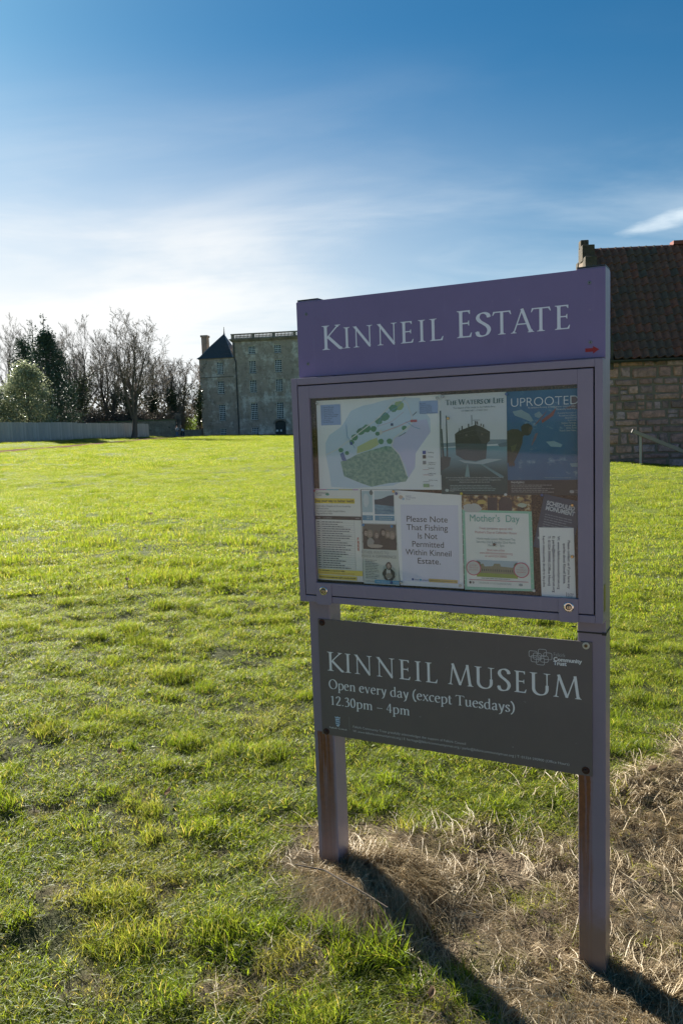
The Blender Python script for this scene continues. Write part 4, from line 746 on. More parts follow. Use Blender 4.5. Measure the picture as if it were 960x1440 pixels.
# drawing pins
def pin(u, v, col_, label, r=0.0045, metal=0.0, depth=None):
    o = MB(); o.disc((0, 0, 0), r * 0.55, r2=r * 0.5, h=0.003, n=10); o.disc((0, -0.003, 0), r, r2=r * 0.72, h=0.0035, n=14)
    ob = o.build('drawing_pin', flat(col_, 0.25, metal), None, smooth=False); ob.location = sign_pt(u, v, (depth or YBOARD + 0.0085)); ob.rotation_euler = (0, 0, YAW)
    tag(ob, label, 'drawing pin', 'drawing pins holding the notices')
def puv(x, y):
    """a spot on the cork, measured along the case and up from the ground"""
    return x, y
CLEAR = (0.42, 0.43, 0.42); BRASS = (0.45, 0.30, 0.12); BLUE = (0.03, 0.08, 0.24)
for u, v, c_, lb, mtl in ((0.0835, 1.6080, CLEAR, 'grey drawing pin in the top left corner of the estate map', 0), (0.4935, 1.6060, CLEAR, 'grey drawing pin in the top right corner of the estate map', 0),
        (0.5110, 1.6090, (0.38, 0.42, 0.42), 'grey drawing pin in the top left corner of the ship poster', 0), (0.7050, 1.6075, BLUE, 'blue drawing pin between the tops of the ship and sky posters', 0),
        (0.5270, 1.5440, BRASS, 'brass drawing pin beside the tall mooring posts on the ship poster', 0.8), (0.0600, 1.3245, (0.45, 0.02, 0.02), 'red drawing pin at the top left of the walks timetable', 0),
        (0.3430, 1.3235, BRASS, 'brass drawing pin at the top left corner of the fishing notice', 0.8), (0.3520, 1.3165, BLUE, 'blue drawing pin just right of the brass one on the fishing notice', 0),
        (0.5640, 1.3180, (0.50, 0.45, 0.03), 'yellow drawing pin under the lower left of the ship poster', 0), (0.6985, 1.3160, (0.60, 0.62, 0.62), 'white drawing pin where ship and sky posters meet at the bottom', 0),
        (0.8040, 1.3150, BLUE, 'blue drawing pin at the top of the tilted navy card', 0), (0.8890, 1.2870, BRASS, 'brass drawing pin at the right corner of the tilted navy card', 0.8),
        (0.8880, 1.1400, BRASS, 'brass drawing pin on the right edge of the sideways contact notice', 0.8), (0.7785, 1.0350, (0.60, 0.61, 0.58), 'white drawing pin at the lower right corner of the mint poster', 0),
        (0.5540, 1.0370, (0.52, 0.49, 0.42), 'cream drawing pin at the lower right corner of the fishing notice', 0), (0.3605, 1.0350, CLEAR, 'clear drawing pin at the lower left corner of the fishing notice', 0),
        (0.3270, 1.0330, BLUE, 'blue drawing pin on the blue strip of the volunteering poster', 0), (0.2350, 1.2150, (0.05, 0.22, 0.45), 'bright blue drawing pin at the top left of the women photograph', 0), (0.3340, 1.2130, (0.05, 0.22, 0.45), 'bright blue drawing pin at the top right of the women photograph', 0),
        (0.6620, 1.1670, (0.07, 0.05, 0.04), 'dark drawing pin in the middle of the mint poster', 0)):
    pin(u, v, c_, lb, metal=mtl)
# ------------------------------------------------------------------ old mansion (far)
def stone_mat(name, c1, c2, c3, scale=1.0, course=0.32):
    mt, t, out = new_mat(name); co = t.add('ShaderNodeTexCoord').outputs['Object']
    br = t.add('ShaderNodeTexBrick', inp={'Vector': t.mapping(co, (1, 1, 1), (R(90), 0, 0)), 'Color1': (0.35, 0.35, 0.35, 1), 'Color2': (0.75, 0.75, 0.75, 1), 'Mortar': (1, 1, 1, 1), 'Scale': 1.0, 'Mortar Size': 0.018, 'Brick Width': course * 2.3, 'Row Height': course, 'Bias': -0.1})
    br.offset = 0.5; br.squash = 0.7; br.squash_frequency = 3
    b = t.add('ShaderNodeSeparateColor', inp={0: br.outputs[0]}).outputs[0]
    n = t.noise(co, 0.42 * scale, 8, 0.75); n2 = t.noise(t.mapping(co, (1, 1, 0.6)), 1.3 * scale, 7, 0.7)
    c = t.mix(b, c1, c2); c = t.mix(t.ramp(n, [(0.50, 0.0), (0.60, 0.85)]), c, c3); c = t.mix(t.ramp(n2, [(0.50, 0.0), (0.70, 0.65)]), c, tuple(x * 0.45 for x in c1))
    bp = t.add('ShaderNodeBump', inp={'Strength': 0.8, 'Distance': 0.05, 'Height': t.math('ADD', b, n2)}).outputs[0]
    principled(t, out, c, 0.92, 0, 0.2, bp); return mt
M_HOUSE = stone_mat('weathered_house_stone', (0.42, 0.325, 0.265), (0.60, 0.47, 0.385), (0.88, 0.79, 0.71))
M_HOUSE_D = stone_mat('dressed_house_stone', (0.27, 0.22, 0.18), (0.37, 0.305, 0.255), (0.45, 0.39, 0.34))
mt, t, out = new_mat('slate'); co = t.add('ShaderNodeTexCoord').outputs['Object']
wv = t.add('ShaderNodeTexWave', bands_direction='Z', inp={'Vector': co, 'Scale': 1.1, 'Distortion': 0.4, 'Detail': 3.0}).outputs[1]
principled(t, out, t.mix(t.noise(co, 3.0, 6, 0.7), (0.042, 0.045, 0.048), (0.095, 0.10, 0.105)), 0.55, 0, 0.5, t.add('ShaderNodeBump', inp={'Strength': 0.4, 'Distance': 0.04, 'Height': wv}).outputs[0]); M_SLATE = mt
M_LEAD = flat((0.20, 0.23, 0.28), 0.4); M_SASH = flat((0.90, 0.90, 0.90), 0.5, name='white_sash_paint'); M_DKPIPE = flat((0.035, 0.04, 0.045), 0.5)
mt, t, out = new_mat('dark_window_panes'); principled(t, out, (0.014, 0.017, 0.022), 0.25, 0, 0.1); M_PANE = mt

HA = R(-8)
house = thing('mansion', 'tall grey stone mansion with slate capped corner tower and roof balustrade across the field', 'house', (-16.3, 129.0, 0), HA)
WIN = []                                    # (x0, x1, z0, z1, columns, rows)
rows_ = ((13.38, 14.60, 4), (10.34, 12.32, 6), (7.34, 9.30, 6), (3.03, 5.66, 8))
for k in range(5):
    xb = 2.52 + 4.17 * k
    for z0, z1, n in rows_: WIN.append((xb, xb + 1.12, z0, z1, 4, n, 0.0))
    if k != 1: WIN.append((xb - 0.03, xb + 1.10, 0.55, 1.82, 4, 4, 0.0))
for xo in (-2.76, 25.3):
    for z0, z1, n in ((10.42, 12.37, 6), (7.33, 9.38, 6), (3.08, 5.64, 8), (0.55, 1.78, 4)): WIN.append((xo, xo + 1.05, z0, z1, 4, n, 0.12))
def wall_with_openings(x0, x1, z0, z1, y, thick, openings, extra=()):
    """front wall built as piers and panels round real window openings"""
    b = MB(); xs = sorted({x0, x1} | {o[0] for o in openings} | {o[1] for o in openings})
    for a, c in zip(xs, xs[1:]):
        if c - a < 1e-4: continue
        mid = (a + c) / 2; cuts = sorted([(o[2], o[3]) for o in openings if o[0] <= mid <= o[1]]); z = z0
        for q0, q1 in cuts:
            if q0 > z: b.box(a, y, z, c, y + thick, q0)
            z = q1
        if z1 > z: b.box(a, y, z, c, y + thick, z1)
    return b
DOORX0, DOORX1 = 6.35, 8.08
ops = [o for o in WIN if 0 < o[0] < 22.8]
b = wall_with_openings(0, 22.9, -1.5, 15.3, 0.0, 0.5, [o for o in ops] + [(DOORX0, DOORX1, 0.0, 2.75)]); b.build('wall', M_HOUSE, house)
MB().box(0.02, 0.5, -1.5, 0.5, 10.5, 15.3).box(22.4, 0.5, -1.5, 22.88, 10.5, 15.3).box(0.5, 10.0, -1.5, 22.4, 10.5, 15.3).box(0.5, 0.9, -1.5, 22.4, 1.0, 15.2).build('wall', M_HOUSE, house)
for xo in (-5.62, 22.92):
    tw = wall_with_openings(xo, xo + 5.6, -1.5, 12.85, 0.12, 0.5, [o for o in WIN if xo < o[0] < xo + 5.6]); tw.build('wall', M_HOUSE, house)
    MB().box(xo, 0.62, -1.5, xo + 0.5, 5.7, 12.85).box(xo + 5.1, 0.62, -1.5, xo + 5.6, 5.7, 12.85).box(xo + 0.5, 5.2, -1.5, xo + 5.1, 5.7, 12.85).box(xo + 0.5, 0.95, -1.5, xo + 5.1, 1.0, 12.8).build('wall', M_HOUSE, house)
    MB().box(xo - 0.05, 0.04, 9.88, xo + 5.55, 0.118, 10.08).build('string_course', M_HOUSE_D, house)
    MB().box(xo - 0.12, 0.0, 12.852, xo + 5.68, 5.8, 12.95).build('eaves_course', M_HOUSE_D, house)
    # pyramid roof, slightly bell-cast, with finial
    cx_, cy_2 = xo + 3.55 if xo < 0 else xo + 2.8, 2.9; e = 0.25
    lv = [(1.0, 12.955), (0.90, 13.22), (0.5, 15.0), (0.03, 16.9)]
    b = MB(); vs = []
    for f_, z in lv:
        for sx2, sy2 in ((-1, -1), (1, -1), (1, 1), (-1, 1)):
            X = cx_ + ((xo - e - cx_) if sx2 < 0 else (xo + 5.6 + e * 0.4 - cx_)) * f_; Y_ = cy_2 + sy2 * 3.0 * f_; vs.append((X, Y_, z))
    fs = [(i * 4 + j, i * 4 + (j + 1) % 4, (i + 1) * 4 + (j + 1) % 4, (i + 1) * 4 + j) for i in range(3) for j in range(4)] + [(12, 13, 14, 15), (3, 2, 1, 0)]
    rf = b.add(vs, fs).build('roof', M_SLATE, house)
    b = MB()
    for j in (0, 1): b.tube([vs[i * 4 + j] for i in range(4)], [0.09, 0.09, 0.08, 0.06], 5)
    b.build('lead_hip', M_LEAD, rf)
    b = MB(); b.tube([(cx_, cy_2, 16.8), (cx_, cy_2, 17.35), (cx_, cy_2, 18.1)], [0.16, 0.07, 0.03], 6)
    for zz, rr in ((17.45, 0.11), (17.75, 0.09), (18.05, 0.07)): b.tube([(cx_, cy_2, zz - rr), (cx_, cy_2, zz), (cx_, cy_2, zz + rr)], [0.02, rr, 0.02], 6)
    b.build('finial', M_DKPIPE, rf)
# cornice, parapet balustrade
MB().box(-0.42, -0.42, 15.62, 23.3, 0.9, 15.78).box(-0.30, -0.28, 15.45, 23.2, 0.9, 15.618).box(-0.12, -0.12, 15.302, 23.0, 0.9, 15.448).build('cornice', M_HOUSE_D, house)
MB().box(-0.2, -0.10, 15.782, 23.1, 0.30, 15.90).box(-0.2, -0.12, 16.42, 23.1, 0.32, 16.58).build('parapet_rail', M_HOUSE_D, house)
b = MB()
for k in range(8): b.box(-0.15 + k * 3.31, -0.08, 15.902, 0.35 + k * 3.31 - (0.2 if k == 7 else 0), 0.28, 16.418)
b.build('parapet_pier', M_HOUSE_D, house)['kind'] = 'stuff'
bm_ = MB().tube([(0, 0, 15.902), (0, 0, 16.0), (0, 0, 16.14), (0, 0, 16.30), (0, 0, 16.418)], [0.075, 0.085, 0.11, 0.055, 0.08], 6, caps=False)
b = MB()
for k in range(7):
    for q in range(13): b.add([(v[0] + 0.56 + k * 3.31 + q * 0.2225, v[1] + 0.10, v[2]) for v in bm_.v], bm_.f)
tag(b.build('baluster', M_HOUSE_D, house), kind='stuff')
MB().add([(-.1, .35, 15.79), (23, .35, 15.79), (23, 10.4, 15.79), (-.1, 10.4, 15.79), (3, 5.2, 16.35), (20, 5.2, 16.35)], [(0, 1, 5, 4), (1, 2, 5), (2, 3, 4, 5), (3, 0, 4)]).build('roof', M_SLATE, house)
# windows: frame with glazing bars as its own piece, and the panes behind
_wm = {}
for i, (x0, x1, z0, z1, nc, nr_, yo) in enumerate(WIN):
    key = (round(x1 - x0, 2), round(z1 - z0, 2))
    if key not in _wm:
        w_, h_ = x1 - x0, z1 - z0; b = MB(); f_ = 0.07
        b.box(0, 0, 0, f_, 0.08, h_).box(w_ - f_, 0, 0, w_, 0.08, h_).box(f_, 0, 0, w_ - f_, 0.08, f_).box(f_, 0, h_ - f_, w_ - f_, 0.08, h_)
        me1 = b.build('window_frame', M_SASH).data; o_ = bpy.data.objects['window_frame']; bpy.data.objects.remove(o_)
        b = MB(); bw = 0.030
        for c in range(1, nc): xx = f_ + (w_ - 2 * f_) * c / nc; b.box(xx - bw, 0.012, f_, xx + bw, 0.05, h_ - f_)
        for r2 in range(1, nr_):
            zz = f_ + (h_ - 2 * f_) * r2 / nr_; q = bw * (1.5 if r2 == nr_ // 2 else 1.0); b.box(f_, 0.014, zz - q, w_ - f_, 0.052, zz + q)
        o2 = b.build('glazing_bar', M_SASH); me2 = o2.data; bpy.data.objects.remove(o2)
        b = MB().box(f_ * 0.5, 0.055, f_ * 0.5, w_ - f_ * 0.5, 0.065, h_ - f_ * 0.5); o3 = b.build('pane', M_PANE); me3 = o3.data; bpy.data.objects.remove(o3)
        b = MB().box(-0.08, -0.17, -0.12, w_ + 0.08, 0.0, -0.001); o4 = b.build('sill', M_HOUSE_D); me4 = o4.data; bpy.data.objects.remove(o4)
        _wm[key] = (me1, me2, me3, me4)
    ms = _wm[key]; wo = bpy.data.objects.new('window', ms[0]); COL.objects.link(wo); wo.parent = house; wo.location = (x0, yo + 0.15, z0)
    for nm, mm in (('glazing_bar', ms[1]), ('pane', ms[2]), ('sill', ms[3])):
        q = bpy.data.objects.new(nm, mm); COL.objects.link(q); q.parent = wo
        if nm == 'glazing_bar': q['kind'] = 'stuff'
# door with arched head
pts_ = [(DOORX0, 0.0), (DOORX1, 0.0), (DOORX1, 2.2)] + [((DOORX0 + DOORX1) / 2 + 0.865 * math.cos(R(a)), 2.2 + 0.52 * math.sin(R(a))) for a in range(0, 181, 15)] + [(DOORX0, 2.2)]
dr = MB().prism(pts_, 0.22, 0.30).build('door', flat((0.022, 0.035, 0.040), 0.5), house)
MB().box(DOORX0 + 0.05, 0.205, 1.0, DOORX0 + 0.42, 0.218, 1.3).box(DOORX0 + 0.75, 0.205, 1.0, DOORX0 + 1.0, 0.218, 1.3).build('paper_notice', M_SASH, dr)['kind'] = 'stuff'
b = MB(); cxd = (DOORX0 + DOORX1) / 2
for k in range(9):
    a0, a1 = R(k * 20 + 1), R(k * 20 + 19)
    b.prism([(cxd + 0.92 * math.cos(a0), 2.2 + 0.58 * math.sin(a0)), (cxd + 1.22 * math.cos(a0), 2.2 + 0.90 * math.sin(a0)), (cxd + 1.22 * math.cos(a1), 2.2 + 0.90 * math.sin(a1)), (cxd + 0.92 * math.cos(a1), 2.2 + 0.58 * math.sin(a1))], -0.05, -0.003)
tag(b.build('door_arch', M_HOUSE_D, house), kind='stuff')
MB().tube([(0.45, -0.12, 0.3), (0.45, -0.12, 12.2), (0.25, -0.12, 12.9), (0.25, -0.12, 15.2)], 0.09, 6).build('downpipe', M_DKPIPE, house)
ch = MB().box(-7.6, 8.2, 8.0, -6.65, 9.6, 17.3).box(-7.72, 8.08, 17.302, -6.53, 9.72, 17.62).build('chimney', M_HOUSE_D, house)
MB().box(-7.9, 7.0, -1.0, -5.6, 12.0, 11.5).build('rear_wing', M_HOUSE, house)

# ------------------------------------------------------------------ museum cottage on the right
mus_x, mus_y, MA = 6.70, 20.56, R(-4)
museum = thing('museum_building', 'low rubble stone building with steep red brown pantile roof and crow stepped gable', 'building', (mus_x, mus_y, 0), MA)
def stone_piece_mat(i, base):
    mt, t, out = new_mat('rubble_stone'); co = t.add('ShaderNodeTexCoord').outputs['Object']
    rnd = t.add('ShaderNodeObjectInfo').outputs['Random']
    off = t.add('ShaderNodeVectorMath', operation='ADD', inp={0: co, 1: t.add('ShaderNodeCombineXYZ', inp={0: t.math('MULTIPLY', rnd, 40.0), 1: 0.0, 2: 0.0}).outputs[0]}).outputs[0]
    n = t.noise(off, 9.0, 7, 0.7); n2 = t.noise(off, 60.0, 4, 0.7)
    pal = t.ramp(rnd, [(0.0, (0.573, 0.297, 0.242)), (0.2, (0.741, 0.416, 0.344)), (0.38, (0.435, 0.267, 0.264)), (0.55, (0.685, 0.355, 0.299)), (0.70, (0.349, 0.208, 0.195)), (0.86, (0.670, 0.445, 0.460)), (1.0, (0.517, 0.258, 0.230))])
    c = t.mix(t.ramp(n, [(0.35, 0.0), (0.7, 0.75)]), pal, (0.085, 0.070, 0.058)); c = t.mix(t.ramp(n2, [(0.5, 0.0), (0.8, 0.4)]), c, (0.35, 0.32, 0.27))
    principled(t, out, c, 0.93, 0, 0.2, t.add('ShaderNodeBump', inp={'Strength': 0.8, 'Distance': 0.015, 'Height': t.math('ADD', n, t.math('MULTIPLY', n2, 0.4))}).outputs[0]); return mt
M_RUBBLE = stone_piece_mat(0, None)
mt, t, out = new_mat('lime_mortar'); co = t.add('ShaderNodeTexCoord').outputs['Object']
principled(t, out, t.mix(t.noise(co, 6.0, 6, 0.7), (0.15, 0.115, 0.09), (0.36, 0.29, 0.235)), 0.95, 0, 0.1, t.add('ShaderNodeBump', inp={'Strength': 0.7, 'Distance': 0.02, 'Height': t.noise(co, 40.0, 5, 0.7)}).outputs[0]); M_MORTAR = mt
ML, EAVE, RIDGE, HALF = 8.0, 2.93, 6.10, 2.2
wl = MB().box(0.0, 0.0, -1.6, ML, 0.5, EAVE).build('wall', M_MORTAR, museum)
MB().box(0.002, 0.5, -1.6, 0.45, 2 * HALF - 0.5, EAVE).box(ML - 0.45, 0.5, -1.6, ML - .002, 2 * HALF - 0.5, EAVE).box(0.0, 2 * HALF - 0.5, -1.6, ML, 2 * HALF, EAVE).build('wall', M_MORTAR, museum)
rg = random.Random(11)
def stone_mesh(w_, h_, d_, seed, jit=0.45):
    """one rough block, front towards -y, with a chamfered uneven face"""
    r_ = random.Random(seed); j = lambda s_: r_.uniform(-jit, jit) * s_
    c = min(w_, h_) * 0.13; e_ = min(w_, h_) * 0.35
    B = [(0 + j(c), 0, 0 + j(c)), (w_ / 2, 0, j(c)), (w_ + j(c), 0, 0 + j(c)), (w_ + j(c) * .5, 0, h_ / 2), (w_ + j(c), 0, h_ + j(c)), (w_ / 2, 0, h_ + j(c)), (0 + j(c), 0, h_ + j(c)), (j(c) * .5, 0, h_ / 2)]
    cxm, czm = w_ / 2, h_ / 2
    Fv = []
    for i, (x, y, z) in enumerate(B):
        k_ = 0.16 if i % 2 == 0 else 0.07
        Fv.append((x + (cxm - x) * min(0.45, c / max(w_, .01) * 2.2 + k_ * 0.5) , -d_ * r_.uniform(0.6, 1.0), z + (czm - z) * min(0.45, c / max(h_, .01) * 2.2 + k_ * 0.3)))
    V = B + Fv + [(cxm + j(e_), -d_ * r_.uniform(0.9, 1.25), czm + j(e_))]
    V = [(x, 0.05 if i < 8 else y, z) for i, (x, y, z) in enumerate(V[:8])] + V[8:]
    fs = [(i, (i + 1) % 8, 8 + (i + 1) % 8, 8 + i) for i in range(8)] + [(8 + i, 8 + (i + 1) % 8, 16) for i in range(8)]
    me = bpy.data.meshes.new('stone'); me.from_pydata(V, [], fs); me.update(); me.materials.append(M_RUBBLE); return me
z = -0.75; row = 0
while z < EAVE - 0.05:
    hh = rg.choice((0.13, 0.17, 0.21, 0.25, 0.30, 0.23)) if z < EAVE - 0.35 else EAVE - 0.012 - z
    x = 0.01 if row % 2 else 0.012
    while x < 6.2:
        w_ = rg.choice((0.20, 0.28, 0.36, 0.46, 0.58, 0.66)) if x > 0.05 else rg.choice((0.45, 0.32))
        if x > 0.05 and hh > 0.21 and rg.random() < 0.22 and w_ < 0.4:   # two thin stones one over the other
            for q in (0, 1):
                o = bpy.data.objects.new('stone', stone_mesh(w_ - 0.011, hh / 2 - 0.009, 0.022 + rg.random() * 0.03, rg.randrange(10 ** 6))); COL.objects.link(o); o.parent = wl; o.location = (x + 0.011, 0.0, z + 0.008 + q * hh / 2)
        else:
            o = bpy.data.objects.new('stone', stone_mesh(w_ - 0.008, hh - 0.007, 0.022 + rg.random() * 0.035, rg.randrange(10 ** 6))); COL.objects.link(o); o.parent = wl; o.location = (x + 0.006 + rg.uniform(-.006, .006), 0.0, z + 0.005 + rg.uniform(-0.014, 0.014)); o.rotation_euler = (0, R(rg.uniform(-2.0, 2.0)), 0)
        x += w_
    z += hh; row += 1
# roof underlay, pantiles
SL = math.hypot(HALF + 0.18, RIDGE - EAVE + 0.12); TA = math.atan2(RIDGE - EAVE + 0.10, HALF + 0.12)
e0y, e0z = -0.14, EAVE - 0.02
MB().add([(0.02, -0.06, EAVE + 0.0), (ML, -0.06, EAVE + 0.0), (ML, HALF, RIDGE - 0.10), (0.02, HALF, RIDGE - 0.10), (0.02, 2 * HALF + .1, EAVE), (ML, 2 * HALF + .1, EAVE), (0.02, HALF, EAVE + .01), (ML, HALF, EAVE + .01)],
         [(0, 1, 2, 3), (3, 2, 5, 4), (0, 3, 4), (1, 5, 2), (0, 4, 5, 1)]).build('roof_slope', flat((0.03, 0.025, 0.022), 0.9), museum)
mt, t, out = new_mat('clay_pantile'); co = t.add('ShaderNodeTexCoord').outputs['Object']; rnd = t.add('ShaderNodeObjectInfo').outputs['Random']
off = t.add('ShaderNodeVectorMath', operation='ADD', inp={0: co, 1: t.add('ShaderNodeCombineXYZ', inp={0: t.math('MULTIPLY', rnd, 70.0), 1: 0.0, 2: 0.0}).outputs[0]}).outputs[0]
pal = t.ramp(rnd, [(0.0, (0.268, 0.128, 0.081)), (0.3, (0.189, 0.128, 0.084)), (0.55, (0.347, 0.134, 0.084)), (0.8, (0.148, 0.123, 0.089)), (1.0, (0.397, 0.154, 0.098))])
n = t.noise(off, 9.0, 7, 0.7)
c = t.mix(t.ramp(n, [(0.36, 0.0), (0.58, 0.55)]), pal, (0.085, 0.066, 0.058)); c = t.mix(t.ramp(t.noise(off, 22.0, 5, 0.7), [(0.56, 0.0), (0.74, 0.5)]), c, (0.24, 0.20, 0.16))
principled(t, out, c, 0.8, 0, 0.15, t.add('ShaderNodeBump', inp={'Strength': 0.5, 'Distance': 0.01, 'Height': n}).outputs[0]); M_TILE = mt
TW, TG = 0.205, 0.272                          # cover width, gauge
prof = []                                      # S shaped section across one tile
for i in range(8):
    q = i / 7.0; prof.append((q * (TW + 0.035), 0.042 * math.sin(q * 2 * math.pi * 0.93 + 2.6) + 0.012 * (1 - q)))
V, Fc = [], []
for (yy_, dz) in ((0.0, 0.040), (TG + 0.06, 0.0)):
    for x, zz in prof: V.append((x, yy_, zz + dz))
for x, zz in prof: V.append((x, 0.002, zz + 0.004))
n_ = len(prof)
Fc += [(i, i + 1, n_ + i + 1, n_ + i) for i in range(n_ - 1)] + [(2 * n_ + i, 2 * n_ + i + 1, i + 1, i) for i in range(n_ - 1)]
me_t = bpy.data.meshes.new('pantile'); me_t.from_pydata(V, [], Fc); me_t.update(); me_t.materials.append(M_TILE)
slopeL = math.hypot(HALF + 0.10, RIDGE - EAVE - 0.02); nrow = int(slopeL / TG) + 1; slope = bpy.data.objects['roof_slope']
nvis = 17; rt = random.Random(5); rest = MB()
e0 = Vector((0, -0.10, EAVE + 0.030)); du = Vector((0, math.cos(TA), math.sin(TA)))
Rm = Matrix.Rotation(TA, 4, 'X')
for cI in range(int((ML - 0.35) / TW)):
    for rI in range(nrow):
        pos = e0 + du * (rI * TG) + Vector((0.30 + cI * TW, 0, 0)) + Vector((rt.uniform(-.004, .004), 0, rt.uniform(0, .007)))
        if rI == nrow - 1 and pos.z > RIDGE - 0.08: continue
        if cI < nvis:
            o = bpy.data.objects.new('pantile', me_t); COL.objects.link(o); o.parent = slope; o.matrix_local = Matrix.Translation(pos) @ Rm @ Matrix.Rotation(R(rt.uniform(-1.2, 1.2)), 4, 'Z')
        else:
            M4 = Matrix.Translation(pos) @ Rm; rest.add([M4 @ Vector(v) for v in V], Fc)
tag(rest.build('pantile', M_TILE, slope), kind='stuff')
# ridge tiles
for k in range(17):
    b = MB(); L_ = 0.44; pts_ = [(HALF + 0.13 * math.cos(R(a)), RIDGE - 0.05 + 0.10 * math.sin(R(a))) for a in range(-10, 191, 25)] + [(HALF - 0.10, RIDGE - 0.05), (HALF + 0.10, RIDGE - 0.05)]
    b.prism(pts_[:9], 0.30 + k * 0.45, 0.30 + k * 0.45 + L_, 'x'); b.build('ridge_tile', flat((0.13, 0.055, 0.045), 0.8), museum)
MB().box(2.45, HALF - 0.16, RIDGE + 0.03, 4.6, HALF + 0.16, RIDGE + 0.13).build('ridge_block', flat((0.22, 0.07, 0.055), 0.85), museum)
# crow-stepped gable: wall and its stepped stones
gb = MB().prism([(0.0, EAVE), (2 * HALF, EAVE), (HALF, RIDGE)], 0.0, 0.30, 'x').build('gable', M_MORTAR, museum)
ns = 9; M_STEP = stone_mat('step_stone', (0.075, 0.064, 0.05), (0.11, 0.095, 0.075), (0.15, 0.125, 0.09), 8.0, 0.6)
for side in (0, 1):
    for k in range(ns):
        y0_ = HALF * k / ns; y1_ = HALF * (k + 1) / ns; zt = EAVE + (RIDGE - EAVE) * (k + 1) / ns + 0.10; z0_ = EAVE + (RIDGE - EAVE) * k / ns + (0.10 if k else -0.15)
        if side: y0_, y1_ = 2 * HALF - y1_, 2 * HALF - y0_
        b = MB().box(-0.02 + rt.uniform(-.012, .012), y0_ + 0.005 - (0.10 if side == 0 else 0), z0_ - 0.08, 0.30 + rt.uniform(-.01, .03), y1_ - 0.005, zt)
        q = b.build('crow_step', M_STEP, museum, bevel=0.02)
MB().box(-0.03, HALF - 0.14, RIDGE + 0.06, 0.19, HALF + 0.13, RIDGE + 0.27).build('crow_step', M_STEP, museum, bevel=0.02)
# gutter
b = MB(); pts_ = [(-0.20 + 0.065 * math.cos(R(a)), EAVE - 0.005 + 0.065 * math.sin(R(a))) for a in range(180, 361, 20)]
pts_ += [(-0.20 + 0.055 * math.cos(R(a)), EAVE - 0.005 + 0.055 * math.sin(R(a))) for a in range(360, 179, -20)]
gt = b.prism(pts_, 0.05, ML, 'x').build('gutter', M_DKPIPE, museum)
for k in range(9): MB().box(0.4 + k * 0.9, -0.27, EAVE - 0.085, 0.43 + k * 0.9, -0.005, EAVE - 0.070).build('gutter_bracket', M_DKPIPE, gt)

# hand rail before the wall
rail = thing('hand_rail', 'worn grey hand rail sloping down to the right before the rubble wall', 'hand rail', (7.38, 19.75, 0.33), R(-3))
M_RAIL = flat((0.36, 0.28, 0.235), 0.7); M_RPOST = flat((0.50, 0.42, 0.38), 0.6)
gp = MB().box(0.0, -0.035, -0.3, 0.045, 0.015, 0.73).build('post', M_RPOST, rail)
b = MB().box(0.0455, -0.036, -0.3, 0.060, 0.016, 0.73).build('post_edge', flat((0.28, 0.10, 0.075), 0.7), rail)
d_ = Vector((2.3, 0.0, -1.02)).normalized(); nrm = Vector((-d_.z, 0, d_.x)); P0_ = Vector((-0.17, -0.045, 0.82))
q0, q1 = P0_, P0_ + d_ * 3.4; hw = 0.045
vs = [p + nrm * s1 * hw + Vector((0, s2 * 0.035, 0)) for p in (q0, q1) for s1, s2 in ((-1, -1), (1, -1), (1, 1), (-1, 1))]
MB().add(vs, [(0, 1, 2, 3), (7, 6, 5, 4), (0, 4, 5, 1), (1, 5, 6, 2), (2, 6, 7, 3), (3, 7, 4, 0)]).build('rail_bar', M_RAIL, rail, bevel=0.006)
vs = [v - d_ * 0.03 for v in vs[:4]] + [v - d_ * 0.001 for v in vs[:4]]
MB().add(vs, [(0, 1, 2, 3), (7, 6, 5, 4), (0, 4, 5, 1), (1, 5, 6, 2), (2, 6, 7, 3), (3, 7, 4, 0)]).build('end_cap', flat((0.12, 0.11, 0.10), 0.8), rail)
MB().box(2.3, -0.035, -1.3, 2.345, 0.015, -0.30).build('post', M_RPOST, rail)

# ------------------------------------------------------------------ fence, garden walls, gate pier
mt, t, out = new_mat('silvery_boards'); co = t.add('ShaderNodeTexCoord').outputs['Object']
gr = t.noise(t.mapping(co, (9.0, 9.0, 0.5)), 1.0, 5, 0.7); isl = t.add('ShaderNodeNewGeometry').outputs['Random Per Island']; gr = t.math('ADD', t.math('MULTIPLY', gr, 0.6), t.math('MULTIPLY', isl, 0.45)); lw = t.smooth(t.math('ADD', t.add('ShaderNodeSeparateXYZ', inp={0: co}).outputs[2], t.math('MULTIPLY', t.noise(co, 1.6, 4), 1.1)), 0.35, 1.1)
c = t.mix(gr, (0.36, 0.325, 0.305), (0.66, 0.60, 0.57)); c = t.mix(t.math('MULTIPLY', t.math('SUBTRACT', 1.0, lw), 0.55), c, (0.09, 0.085, 0.07))
principled(t, out, c, 0.85, 0, 0.2); M_BOARD = mt
FA, FB = Vector((-30.9, 45.0)), Vector((-24.7, 105.0)); fl = (FB - FA).length; fd = (FB - FA) / fl; NPAN = 25; pw_ = fl / NPAN
fence = thing('board_fence', 'long pale grey close boarded wooden fence along the left edge of the field', 'fence', (FA.x, FA.y, 0), math.atan2(fd.y, fd.x))
rf_ = random.Random(9)
